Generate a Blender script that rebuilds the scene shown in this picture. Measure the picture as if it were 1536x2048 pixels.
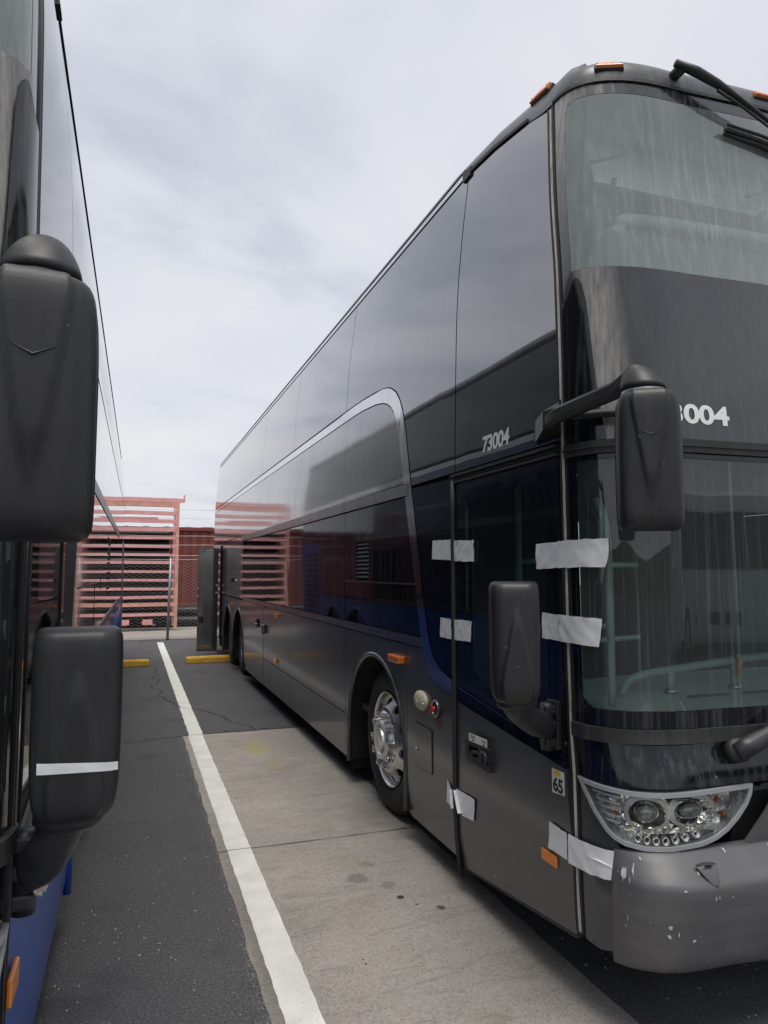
import bpy, bmesh, math, random
from mathutils import Vector, Matrix
from mathutils.geometry import delaunay_2d_cdt

scene = bpy.context.scene
for o in list(bpy.data.objects):
    bpy.data.objects.remove(o)
COL = scene.collection
PI = math.pi
R = math.radians
random.seed(7)

# ------------------------------------------------------------------ camera
cam_d = bpy.data.cameras.new('camera')
cam = bpy.data.objects.new('camera', cam_d)
COL.objects.link(cam)
cam_d.sensor_fit = 'VERTICAL'
cam_d.sensor_height = 36.0
cam_d.sensor_width = 27.0
cam_d.lens = 1420.0 / 2048.0 * 36.0
cam_d.clip_start = 0.05
cam_d.clip_end = 2000
cam.location = (0, 0, 1.63)
cam.rotation_euler = (R(90 + 4.790), 0, R(-19.442))
scene.camera = cam

# ------------------------------------------------------------------ world
world = bpy.data.worlds.new('World')
scene.world = world
world.use_nodes = True
wn, wl = world.node_tree.nodes, world.node_tree.links
wn.clear()


def N(nodes, t, **kw):
    n = nodes.new(t)
    for k, v in kw.items():
        if k.startswith('i_'):
            n.inputs[k[2:].replace('_', ' ')].default_value = v
        else:
            setattr(n, k, v)
    return n


SUN_EL, SUN_AZ = 74.0, 186.0
sky = N(wn, 'ShaderNodeTexSky', sky_type='NISHITA', sun_disc=False)
sky.sun_elevation = R(SUN_EL)
sky.sun_rotation = R(SUN_AZ)
skys = N(wn, 'ShaderNodeVectorMath', operation='SCALE')
skys.inputs['Scale'].default_value = 0.09
wl.new(sky.outputs[0], skys.inputs[0])
tc = N(wn, 'ShaderNodeTexCoord')
sep = N(wn, 'ShaderNodeSeparateXYZ')
wl.new(tc.outputs['Generated'], sep.inputs[0])
zmax = N(wn, 'ShaderNodeMath', operation='MAXIMUM')
zmax.inputs[1].default_value = 0.0
wl.new(sep.outputs['Z'], zmax.inputs[0])
zadd = N(wn, 'ShaderNodeMath', operation='ADD')
zadd.inputs[1].default_value = 0.22
wl.new(zmax.outputs[0], zadd.inputs[0])
dx = N(wn, 'ShaderNodeMath', operation='DIVIDE')
dy = N(wn, 'ShaderNodeMath', operation='DIVIDE')
wl.new(sep.outputs['X'], dx.inputs[0]); wl.new(zadd.outputs[0], dx.inputs[1])
wl.new(sep.outputs['Y'], dy.inputs[0]); wl.new(zadd.outputs[0], dy.inputs[1])
cmb = N(wn, 'ShaderNodeCombineXYZ')
wl.new(dx.outputs[0], cmb.inputs[0]); wl.new(dy.outputs[0], cmb.inputs[1])
mp = N(wn, 'ShaderNodeMapping')
mp.inputs['Rotation'].default_value = (0, 0, R(25))
mp.inputs['Scale'].default_value = (0.85, 1.25, 1)
wl.new(cmb.outputs[0], mp.inputs[0])
n1 = N(wn, 'ShaderNodeTexNoise')
n1.inputs['Scale'].default_value = 1.25
n1.inputs['Detail'].default_value = 7
n1.inputs['Roughness'].default_value = 0.52
n1.inputs['Distortion'].default_value = 0.35
wl.new(mp.outputs[0], n1.inputs['Vector'])
rp = N(wn, 'ShaderNodeValToRGB')
rp.color_ramp.elements[0].position = 0.37
rp.color_ramp.elements[0].color = (0.49, 0.52, 0.60, 1)
rp.color_ramp.elements[1].position = 0.63
rp.color_ramp.elements[1].color = (0.725, 0.735, 0.765, 1)
e = rp.color_ramp.elements.new(0.5)
e.color = (0.66, 0.68, 0.745, 1)
wl.new(n1.outputs['Fac'], rp.inputs[0])
mixs = N(wn, 'ShaderNodeMix', data_type='RGBA')
mixs.inputs['Factor'].default_value = 0.94
wl.new(skys.outputs[0], mixs.inputs[6])
wl.new(rp.outputs[0], mixs.inputs[7])
# thin bright haze low over the horizon
hz = N(wn, 'ShaderNodeMapRange')
hz.inputs['From Min'].default_value = 0.0
hz.inputs['From Max'].default_value = 0.30
hz.inputs['To Min'].default_value = 0.5
hz.inputs['To Max'].default_value = 0.0
wl.new(zmax.outputs[0], hz.inputs['Value'])
mixh = N(wn, 'ShaderNodeMix', data_type='RGBA')
wl.new(hz.outputs[0], mixh.inputs['Factor'])
wl.new(mixs.outputs[2], mixh.inputs[6])
mixh.inputs[7].default_value = (0.73, 0.735, 0.75, 1)
bg = N(wn, 'ShaderNodeBackground')
bg.inputs['Strength'].default_value = 0.655
wl.new(mixh.outputs[2], bg.inputs[0])
wo = N(wn, 'ShaderNodeOutputWorld')
wl.new(bg.outputs[0], wo.inputs[0])

# ------------------------------------------------------------------ sun
sd = bpy.data.lights.new('sun', 'SUN')
sd.energy = 1.5
sd.angle = R(30)
sd.color = (1.0, 0.96, 0.90)
sun = bpy.data.objects.new('sun', sd)
COL.objects.link(sun)
sun.rotation_euler = (R(90 - SUN_EL), 0, R(180 - SUN_AZ))   # light arrives from behind the camera

scene.view_settings.view_transform = 'Standard'
scene.view_settings.look = 'None'
scene.view_settings.exposure = 0.80
scene.view_settings.gamma = 1.0
scene.view_settings.use_curve_mapping = False
scene.render.engine = 'CYCLES'
scene.cycles.max_bounces = 10
scene.cycles.transparent_max_bounces = 12
scene.cycles.caustics_reflective = False
scene.cycles.caustics_refractive = False

# ================================================================== materials
MATS = {}


def newmat(name):
    m = bpy.data.materials.new(name)
    m.use_nodes = True
    n, l = m.node_tree.nodes, m.node_tree.links
    n.clear()
    out = n.new('ShaderNodeOutputMaterial')
    return m, n, l, out


def math_node(n, l, op, a, b=None, clamp=False):
    m = n.new('ShaderNodeMath')
    m.operation = op
    m.use_clamp = clamp
    for i, v in enumerate((a, b)):
        if v is None:
            continue
        if isinstance(v, (int, float)):
            m.inputs[i].default_value = v
        else:
            l.new(v, m.inputs[i])
    return m.outputs[0]


def noise(n, l, vec, scale, detail=3, rough=0.5, mapscale=None, dist=0.0, loc=None):
    if mapscale is not None or loc is not None:
        mpn = n.new('ShaderNodeMapping')
        if mapscale is not None:
            mpn.inputs['Scale'].default_value = mapscale
        if loc is not None:
            mpn.inputs['Location'].default_value = loc
        l.new(vec, mpn.inputs[0])
        vec = mpn.outputs[0]
    t = n.new('ShaderNodeTexNoise')
    t.inputs['Scale'].default_value = scale
    t.inputs['Detail'].default_value = detail
    t.inputs['Roughness'].default_value = rough
    t.inputs['Distortion'].default_value = dist
    l.new(vec, t.inputs['Vector'])
    return t.outputs['Fac']


def mrange(n, l, v, a, b, c=0.0, d=1.0):
    m = n.new('ShaderNodeMapRange')
    m.inputs['From Min'].default_value = a
    m.inputs['From Max'].default_value = b
    m.inputs['To Min'].default_value = c
    m.inputs['To Max'].default_value = d
    l.new(v, m.inputs['Value'])
    return m.outputs[0]


def mixrgb(n, l, f, a, b):
    m = n.new('ShaderNodeMix')
    m.data_type = 'RGBA'
    if isinstance(f, (int, float)):
        m.inputs['Factor'].default_value = f
    else:
        l.new(f, m.inputs['Factor'])
    for i, v in ((6, a), (7, b)):
        if isinstance(v, tuple):
            m.inputs[i].default_value = v if len(v) == 4 else v + (1,)
        else:
            l.new(v, m.inputs[i])
    return m.outputs[2]


def surf_mat(name, col, rough=0.4, metal=0.0, ior=1.5, coat=0.0, coat_rough=0.03, coat_ior=1.5, dust=0.0,
             dustcol=(0.23, 0.225, 0.215), streak=(22, 22, 0.7), lo=0.45, hi=0.8, wave=0.0, wave_scale=1.0,
             grain=0.0, grain_scale=300, var=0.0, var_scale=3.0, rvar=0.0, chips=0.0, chipcol=(0.6, 0.6, 0.58), splash=0.0, painted_sheen=0.0):
    """painted / moulded surface: base colour with mottling, vertical run-off dust streaks, slight panel wobble"""
    m, n, l, out = newmat(name)
    p = n.new('ShaderNodeBsdfPrincipled')
    l.new(p.outputs[0], out.inputs[0])
    p.inputs['Metallic'].default_value = metal
    p.inputs['IOR'].default_value = ior
    p.inputs['Coat Weight'].default_value = coat
    p.inputs['Coat Roughness'].default_value = coat_rough
    p.inputs['Coat IOR'].default_value = coat_ior
    t = n.new('ShaderNodeTexCoord')
    vec = t.outputs['Object']
    c = col + (1,)
    if var > 0:
        f = noise(n, l, vec, var_scale, 5, 0.6)
        f = mrange(n, l, f, 0.3, 0.7, 1 - var, 1 + var)
        vm = n.new('ShaderNodeVectorMath'); vm.operation = 'SCALE'
        vm.inputs[0].default_value = col
        l.new(f, vm.inputs['Scale'])
        c = vm.outputs[0]
    rsock = None
    if dust > 0:
        a = noise(n, l, vec, 1.0, 6, 0.65, mapscale=streak)
        a = mrange(n, l, a, lo, hi, 0, 1)
        b = noise(n, l, vec, 0.9, 3, 0.5, loc=(3.1, 1.7, 0.3))
        b = mrange(n, l, b, 0.32, 0.68, 0.25, 1)
        f = math_node(n, l, 'MULTIPLY', a, b)
        f = math_node(n, l, 'MULTIPLY', f, dust, True)
        cc = mixrgb(n, l, f, c, dustcol)
        c = cc
        rsock = mrange(n, l, f, 0, 1, rough, 0.85)
        if coat > 0:
            l.new(mrange(n, l, f, 0, 1, coat, 0.0), p.inputs['Coat Weight'])
    if splash > 0:                       # dried road spray thrown up along the sill
        sx_ = n.new('ShaderNodeSeparateXYZ'); l.new(vec, sx_.inputs[0])
        hgt = mrange(n, l, sx_.outputs['Z'], 0.15, 0.75, 1, 0)
        sp_ = mrange(n, l, noise(n, l, vec, 2.2, 7, 0.7, mapscale=(1, 1, 1.6), loc=(9, 4, 2)), 0.38, 0.70)
        f = math_node(n, l, 'MULTIPLY', math_node(n, l, 'MULTIPLY', hgt, sp_), splash, True)
        c = mixrgb(n, l, f, c, (0.15, 0.142, 0.132))
        rsock = mrange(n, l, f, 0, 1, rough, 0.8) if rsock is None else math_node(n, l, 'MAXIMUM', rsock, mrange(n, l, f, 0, 1, rough, 0.8))
    if painted_sheen > 0:                        # pale streaked band in the base colour, standing for the corner's sky highlight
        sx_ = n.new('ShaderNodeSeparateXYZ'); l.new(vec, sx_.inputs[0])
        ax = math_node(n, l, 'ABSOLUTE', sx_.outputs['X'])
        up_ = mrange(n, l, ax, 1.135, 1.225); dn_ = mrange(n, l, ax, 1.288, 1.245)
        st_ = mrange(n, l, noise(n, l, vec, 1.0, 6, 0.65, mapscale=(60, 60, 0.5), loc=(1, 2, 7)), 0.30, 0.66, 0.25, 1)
        f = math_node(n, l, 'MULTIPLY', math_node(n, l, 'MULTIPLY', up_, dn_), math_node(n, l, 'MULTIPLY', st_, painted_sheen), True)
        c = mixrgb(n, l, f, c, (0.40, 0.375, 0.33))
    if chips > 0:
        v = noise(n, l, vec, 34, 2, 0.5)
        v2 = noise(n, l, vec, 3.0, 2, 0.5, loc=(5, 2, 1))
        a = mrange(n, l, v, 0.775 - 0.06 * chips, 0.785 - 0.06 * chips, 0, 1)
        b = mrange(n, l, v2, 0.5, 0.6, 0, 1)
        f = math_node(n, l, 'MULTIPLY', a, b)
        c = mixrgb(n, l, f, c, chipcol)
    if isinstance(c, tuple):
        p.inputs['Base Color'].default_value = c
    else:
        l.new(c, p.inputs['Base Color'])
    if rvar > 0:
        f = noise(n, l, vec, 6, 4, 0.6)
        r2 = mrange(n, l, f, 0.3, 0.7, max(0.01, rough - rvar), rough + rvar)
        rsock = r2 if rsock is None else math_node(n, l, 'MAXIMUM', rsock, r2)
    if rsock is None:
        p.inputs['Roughness'].default_value = rough
    else:
        l.new(rsock, p.inputs['Roughness'])
    last = None
    if wave > 0:
        f = noise(n, l, vec, wave_scale, 2, 0.4)
        b = n.new('ShaderNodeBump')
        b.inputs['Strength'].default_value = 1
        b.inputs['Distance'].default_value = wave
        l.new(f, b.inputs['Height'])
        last = b
    if grain > 0:
        f = noise(n, l, vec, grain_scale, 2, 0.5)
        b = n.new('ShaderNodeBump')
        b.inputs['Strength'].default_value = 1
        b.inputs['Distance'].default_value = grain
        l.new(f, b.inputs['Height'])
        if last:
            l.new(last.outputs[0], b.inputs['Normal'])
        last = b
    if last:
        l.new(last.outputs[0], p.inputs['Normal'])
        if coat > 0:
            l.new(last.outputs[0], p.inputs['Coat Normal'])
    MATS[name] = m
    return m


def glass_mat(name, tint, refl=1.0, ior=1.5, dirt=0.3, dirtcol=(0.36, 0.38, 0.36), streak=(26, 26, 0.55), lo=0.5, hi=0.8,
              base_dirt=0.03, rough=0.01):
    """thin see-through pane: tinted transparency, Fresnel reflection, run-off dirt streaks"""
    m, n, l, out = newmat(name)
    tr = n.new('ShaderNodeBsdfTransparent')
    tr.inputs[0].default_value = tint + (1,)
    gl = n.new('ShaderNodeBsdfGlossy')
    gl.inputs['Roughness'].default_value = rough
    gl.inputs[0].default_value = (0.97, 1.0, 0.99, 1)
    fr = n.new('ShaderNodeFresnel')
    fr.inputs[0].default_value = ior
    f = math_node(n, l, 'MULTIPLY', fr.outputs[0], refl, True)
    mx = n.new('ShaderNodeMixShader')
    l.new(f, mx.inputs[0]); l.new(tr.outputs[0], mx.inputs[1]); l.new(gl.outputs[0], mx.inputs[2])
    df = n.new('ShaderNodeBsdfDiffuse')
    df.inputs[0].default_value = dirtcol + (1,)
    t = n.new('ShaderNodeTexCoord')
    vec = t.outputs['Object']
    a = mrange(n, l, noise(n, l, vec, 1.0, 7, 0.7, mapscale=streak), lo, hi)
    b = mrange(n, l, noise(n, l, vec, 1.6, 3, 0.5, loc=(2, 5, 1)), 0.35, 0.65, 0.2, 1)
    c = math_node(n, l, 'MULTIPLY', a, b)
    c = math_node(n, l, 'MULTIPLY', c, dirt)
    c = math_node(n, l, 'ADD', c, base_dirt, True)
    mx2 = n.new('ShaderNodeMixShader')
    l.new(c, mx2.inputs[0]); l.new(mx.outputs[0], mx2.inputs[1]); l.new(df.outputs[0], mx2.inputs[2])
    l.new(mx2.outputs[0], out.inputs[0])
    MATS[name] = m
    return m


surf_mat('upper_glass', (0.012, 0.013, 0.017), 0.03, ior=1.8, coat=1.0, coat_rough=0.02, coat_ior=2.2, dust=0.13, lo=0.42, hi=0.85, wave=0.0030, wave_scale=1.1, dustcol=(0.22, 0.22, 0.24), streak=(14, 14, 0.6))
surf_mat('left_glass', (0.004, 0.004, 0.006), 0.02, ior=1.5, dust=0.05, lo=0.45, hi=0.8, wave=0.0018, wave_scale=1.1)
surf_mat('blue_gloss', (0.009, 0.026, 0.095), 0.12, ior=1.5, coat=1.0, coat_rough=0.02, dust=0.08, wave=0.0018, wave_scale=1.0, dustcol=(0.2, 0.22, 0.26))
surf_mat('black_glass', (0.006, 0.008, 0.012), 0.02, ior=1.62, dust=0.16, lo=0.42, hi=0.8, wave=0.0022, wave_scale=1.1, dustcol=(0.22, 0.22, 0.23))
surf_mat('mirror_glass_band', (0.005, 0.005, 0.008), 0.02, ior=1.62, dust=0.22, lo=0.45, hi=0.8, wave=0.0016, wave_scale=1.6, dustcol=(0.2, 0.2, 0.2))
surf_mat('mid_grey_paint', (0.080, 0.080, 0.083), 0.16, ior=1.8, coat=1.0, coat_rough=0.06, coat_ior=1.9, dust=0.25, dustcol=(0.27, 0.265, 0.25), lo=0.4, hi=0.8, wave=0.0018, wave_scale=1.0)
surf_mat('skirt_grey_paint', (0.043, 0.047, 0.055), 0.30, coat=0.55, coat_rough=0.12, dust=0.18, dustcol=(0.145, 0.145, 0.148), streak=(9, 9, 1.2), wave=0.002, wave_scale=1.0, chips=0.25, splash=0.22)
surf_mat('navy_gloss', (0.003, 0.005, 0.014), 0.04, ior=1.5, coat=0.0, coat_rough=0.03, dust=0.2, wave=0.001, wave_scale=1.2, dustcol=(0.15, 0.155, 0.17))
surf_mat('black_gloss', (0.006, 0.007, 0.010), 0.08, dust=0.42, streak=(48, 48, 0.35), lo=0.50, hi=0.80, dustcol=(0.30, 0.31, 0.33), ior=1.5, chips=0.35)
surf_mat('weathered_frit_painted_sheen', (0.008, 0.008, 0.010), 0.20, dust=0.55, streak=(55, 55, 0.4), lo=0.48, hi=0.80, dustcol=(0.17, 0.165, 0.155), ior=1.6, coat=0.8, coat_rough=0.06, coat_ior=1.45, painted_sheen=0.7)
surf_mat('roof_paint', (0.075, 0.076, 0.080), 0.38, dust=0.5, streak=(16, 16, 1.2), dustcol=(0.34, 0.34, 0.33), var=0.2, var_scale=5, coat=0.2, coat_rough=0.3, chips=0.3)
surf_mat('silver_trim', (0.72, 0.72, 0.72), 0.06, metal=1.0, dust=0.35, dustcol=(0.45, 0.42, 0.38), wave=0.0015, wave_scale=1.4)
surf_mat('dull_rail', (0.32, 0.32, 0.33), 0.28, metal=1.0, dust=0.45, streak=(18, 18, 2.0), dustcol=(0.22, 0.21, 0.2), wave=0.002, wave_scale=5)
surf_mat('rubber', (0.022, 0.022, 0.023), 0.55, dust=0.4, streak=(20, 20, 1.5), dustcol=(0.15, 0.145, 0.14), grain=0.0006, grain_scale=120)
surf_mat('dark_seal', (0.012, 0.012, 0.013), 0.6)
surf_mat('worn_strip', (0.62, 0.58, 0.50), 0.7, dust=0.85, streak=(30, 30, 5), dustcol=(0.16, 0.14, 0.12), lo=0.48, hi=0.62, var=0.15, var_scale=20)
surf_mat('black_plastic', (0.016, 0.016, 0.018), 0.46, grain=0.0003, grain_scale=420, rvar=0.12, dust=0.45, streak=(16, 16, 2.0), dustcol=(0.085, 0.085, 0.085), lo=0.45, hi=0.85, chips=0.3, chipcol=(0.12, 0.12, 0.12))
surf_mat('scuffed_plastic', (0.028, 0.028, 0.031), 0.42, grain=0.0007, grain_scale=300, rvar=0.12, var=0.3, var_scale=12)
surf_mat('core_black', (0.008, 0.008, 0.008), 0.9)
surf_mat('underbody', (0.012, 0.012, 0.012), 0.9, var=0.5, var_scale=8)
surf_mat('chrome', (0.70, 0.70, 0.70), 0.26, metal=1.0, rvar=0.10, dust=0.6, streak=(12, 12, 12), dustcol=(0.22, 0.20, 0.18), lo=0.4)
surf_mat('tyre', (0.020, 0.020, 0.020), 0.75, var=0.35, var_scale=9, dust=0.4, streak=(7, 7, 7), dustcol=(0.07, 0.065, 0.06), grain=0.001, grain_scale=90)
surf_mat('rear_wheel_metal', (0.18, 0.17, 0.16), 0.5, metal=0.7, var=0.4, var_scale=9)
surf_mat('amber_lens', (0.70, 0.17, 0.012), 0.25, coat=0.6, var=0.15, var_scale=40)
surf_mat('amber_glass', (0.38, 0.12, 0.05), 0.2, coat=0.6)
surf_mat('bright_amber', (0.85, 0.24, 0.02), 0.35, coat=0.4)
surf_mat('white_tape', (0.84, 0.85, 0.86), 0.42, wave=0.006, wave_scale=16, var=0.06, var_scale=10)
surf_mat('white_vinyl', (0.80, 0.80, 0.79), 0.5)
surf_mat('label_white', (0.72, 0.71, 0.66), 0.5, var=0.06, var_scale=30)
surf_mat('label_yellow', (0.78, 0.50, 0.04), 0.5)
surf_mat('primer_grey', (0.50, 0.51, 0.52), 0.6, var=0.25, var_scale=60)
surf_mat('scuff_dark', (0.055, 0.050, 0.046), 0.7, var=0.4, var_scale=50)
surf_mat('ink_black', (0.012, 0.012, 0.012), 0.5)
surf_mat('red_plastic', (0.45, 0.025, 0.03), 0.4)
surf_mat('red_print', (0.22, 0.045, 0.05), 0.6)
surf_mat('beige_cap', (0.50, 0.47, 0.36), 0.4, var=0.1, var_scale=20)
surf_mat('bumper_grey', (0.092, 0.092, 0.096), 0.46, var=0.16, var_scale=5, dust=0.55, streak=(2.5, 2.5, 26), dustcol=(0.20, 0.185, 0.165), coat=0.2, coat_rough=0.3, chips=1.0, rvar=0.10, lo=0.42, hi=0.78)
surf_mat('bezel_grey', (0.42, 0.44, 0.46), 0.34, metal=0.3, dust=0.2, streak=(12, 12, 12), dustcol=(0.3, 0.29, 0.28))
surf_mat('lamp_bowl', (0.96, 0.95, 0.92), 0.12, metal=1.0, wave=0.035, wave_scale=17, rvar=0.06)
surf_mat('lamp_cup', (0.85, 0.85, 0.84), 0.14, metal=1.0)
surf_mat('lamp_ring', (0.90, 0.89, 0.86), 0.22, metal=0.0, ior=1.9, var=0.2, var_scale=30)
surf_mat('lamp_dark', (0.05, 0.05, 0.055), 0.3, metal=0.5)
surf_mat('lamp_lens', (0.16, 0.165, 0.17), 0.03, ior=1.9, coat=1.0)
surf_mat('blue_paint', (0.020, 0.085, 0.40), 0.3, ior=1.4, coat=0.16, coat_rough=0.03, dust=0.05, streak=(12, 12, 1.0), dustcol=(0.18, 0.2, 0.25), wave=0.002, wave_scale=1.0, chips=0.2)
surf_mat('blue_dark_gloss', (0.012, 0.012, 0.030), 0.05, coat=0.8, coat_rough=0.03, dust=0.14, wave=0.0016, wave_scale=1.2, dustcol=(0.2, 0.2, 0.22))
surf_mat('silver_grey_paint', (0.26, 0.265, 0.275), 0.2, coat=1.0, coat_rough=0.05, dust=0.15, wave=0.0016, wave_scale=1.0, dustcol=(0.3, 0.3, 0.3))
surf_mat('interior_grey', (0.68, 0.72, 0.70), 0.7, var=0.08, var_scale=4)
surf_mat('interior_dark', (0.07, 0.08, 0.08), 0.7, var=0.2, var_scale=4)
surf_mat('interior_mid', (0.24, 0.26, 0.26), 0.7, var=0.1, var_scale=4)
surf_mat('shade_fabric', (0.84, 0.87, 0.85), 0.8, var=0.06, var_scale=3)
surf_mat('grab_rail', (0.38, 0.45, 0.42), 0.35, var=0.1, var_scale=10)
surf_mat('seat_blue', (0.03, 0.05, 0.10), 0.9)
surf_mat('mirror_silver', (0.85, 0.85, 0.86), 0.02, metal=1.0)
surf_mat('aluminium', (0.55, 0.55, 0.55), 0.35, metal=1.0)
surf_mat('brass', (0.6, 0.5, 0.3), 0.4, metal=1.0)
surf_mat('dried_foam', (0.62, 0.56, 0.46), 0.95, var=0.2, var_scale=60)
surf_mat('pink_steel', (0.82, 0.40, 0.385), 0.6, var=0.16, var_scale=5, dust=0.5, streak=(6, 6, 3), dustcol=(0.70, 0.33, 0.29), lo=0.5, hi=0.8, chips=0.3, chipcol=(0.3, 0.12, 0.08))
surf_mat('pink_worn', (0.74, 0.37, 0.28), 0.65, var=0.2, var_scale=5, dust=0.5, dustcol=(0.5, 0.3, 0.14))
surf_mat('container_red', (0.20, 0.052, 0.042), 0.6, var=0.15, var_scale=2, dust=0.4, streak=(7, 7, 0.6), dustcol=(0.13, 0.035, 0.03))
surf_mat('container_roof', (0.10, 0.085, 0.08), 0.7, var=0.2)
surf_mat('galvanised', (0.30, 0.31, 0.32), 0.45, metal=0.6, var=0.2, var_scale=8)
surf_mat('chain_wire', (0.50, 0.48, 0.45), 0.5, metal=0.4)
surf_mat('pipe_black', (0.012, 0.012, 0.013), 0.45)
surf_mat('stop_yellow', (0.62, 0.36, 0.045), 0.7, var=0.14, var_scale=6, dust=0.6, streak=(5, 5, 6), dustcol=(0.40, 0.27, 0.10), grain=0.003, grain_scale=40, chips=0.5, chipcol=(0.08, 0.07, 0.06))
surf_mat('white_coach_paint', (0.72, 0.72, 0.70), 0.25, coat=0.5)
surf_mat('paper_tag', (0.8, 0.8, 0.8), 0.7)
surf_mat('pebble_grey', (0.18, 0.17, 0.16), 0.9, var=0.5, var_scale=30)
surf_mat('glass_chip', (0.62, 0.62, 0.60), 0.4)
surf_mat('crack_black', (0.012, 0.012, 0.012), 0.95)
surf_mat('hill_green', (0.045, 0.055, 0.035), 0.95, var=0.5, var_scale=0.12)
glass_mat('upper_screen', (0.84, 0.93, 0.90), refl=2.6, dirt=0.34, base_dirt=0.18, dirtcol=(0.62, 0.69, 0.66), lo=0.46, hi=0.85, rough=0.03, streak=(48, 48, 0.5))
glass_mat('lower_screen', (0.74, 0.88, 0.82), refl=1.5, dirt=0.28, base_dirt=0.055, dirtcol=(0.44, 0.52, 0.49), lo=0.53, hi=0.80, streak=(70, 70, 0.5))
glass_mat('door_glass', (0.50, 0.62, 0.68), refl=1.2, dirt=0.12, base_dirt=0.01)
glass_mat('tinted_pane', (0.72, 0.78, 0.77), refl=1.0, dirt=0.1)
glass_mat('clear_lens', (0.98, 0.98, 0.97), refl=0.8, dirt=0.06, base_dirt=0.0, streak=(9, 9, 5))


# ground materials ---------------------------------------------------------
def asphalt_mat():
    m, n, l, out = newmat('asphalt')
    p = n.new('ShaderNodeBsdfPrincipled')
    l.new(p.outputs[0], out.inputs[0])
    t = n.new('ShaderNodeTexCoord'); v = t.outputs['Object']
    big = mrange(n, l, noise(n, l, v, 0.9, 6, 0.6), 0.3, 0.72, 0.0, 1.0)
    c = mixrgb(n, l, big, (0.052, 0.052, 0.056), (0.080, 0.079, 0.081))
    fine = noise(n, l, v, 95, 4, 0.75)
    c = mixrgb(n, l, mrange(n, l, fine, 0.46, 0.70, 0, 0.9), c, (0.17, 0.168, 0.167))
    c = mixrgb(n, l, mrange(n, l, fine, 0.46, 0.32, 0, 0.8), c, (0.016, 0.016, 0.017))
    vo = n.new('ShaderNodeTexVoronoi'); vo.inputs['Scale'].default_value = 75
    l.new(v, vo.inputs['Vector'])
    rnd = n.new('ShaderNodeSeparateColor'); l.new(vo.outputs['Color'], rnd.inputs[0])
    sel = mrange(n, l, rnd.outputs[0], 0.95, 0.955)
    dot = mrange(n, l, vo.outputs['Distance'], 0.36, 0.24)
    sp = math_node(n, l, 'MULTIPLY', sel, dot)
    c = mixrgb(n, l, math_node(n, l, 'MULTIPLY', sp, 0.5), c, (0.24, 0.23, 0.22))
    # old patches where oil or water darkened the surface
    st = mrange(n, l, noise(n, l, v, 1.7, 5, 0.65, loc=(7, 3, 0)), 0.56, 0.72, 0, 0.5)
    c = mixrgb(n, l, st, c, (0.022, 0.022, 0.023))
    l.new(c, p.inputs['Base Color'])
    p.inputs['Roughness'].default_value = 0.88
    b = n.new('ShaderNodeBump'); b.inputs['Distance'].default_value = 0.006; b.inputs['Strength'].default_value = 0.9
    l.new(fine, b.inputs['Height'])
    l.new(b.outputs[0], p.inputs['Normal'])
    MATS['asphalt'] = m


def spot(n, l, vec, x, y, r, soft, sx=1.0, sy=1.0, wob=0.35):
    """irregular round stain mask"""
    mpn = n.new('ShaderNodeMapping'); mpn.vector_type = 'POINT'
    mpn.inputs['Location'].default_value = (-x * sx, -y * sy, 0)
    mpn.inputs['Scale'].default_value = (sx, sy, 0)
    l.new(vec, mpn.inputs[0])
    ln = n.new('ShaderNodeVectorMath'); ln.operation = 'LENGTH'
    l.new(mpn.outputs[0], ln.inputs[0])
    w = noise(n, l, vec, 9.0 / max(r * 8, 0.3), 4, 0.6)
    w = mrange(n, l, w, 0.3, 0.7, -wob * r, wob * r)
    d = math_node(n, l, 'ADD', ln.outputs['Value'], w)
    return mrange(n, l, d, r * (1 + soft), r * (1 - soft))


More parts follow.
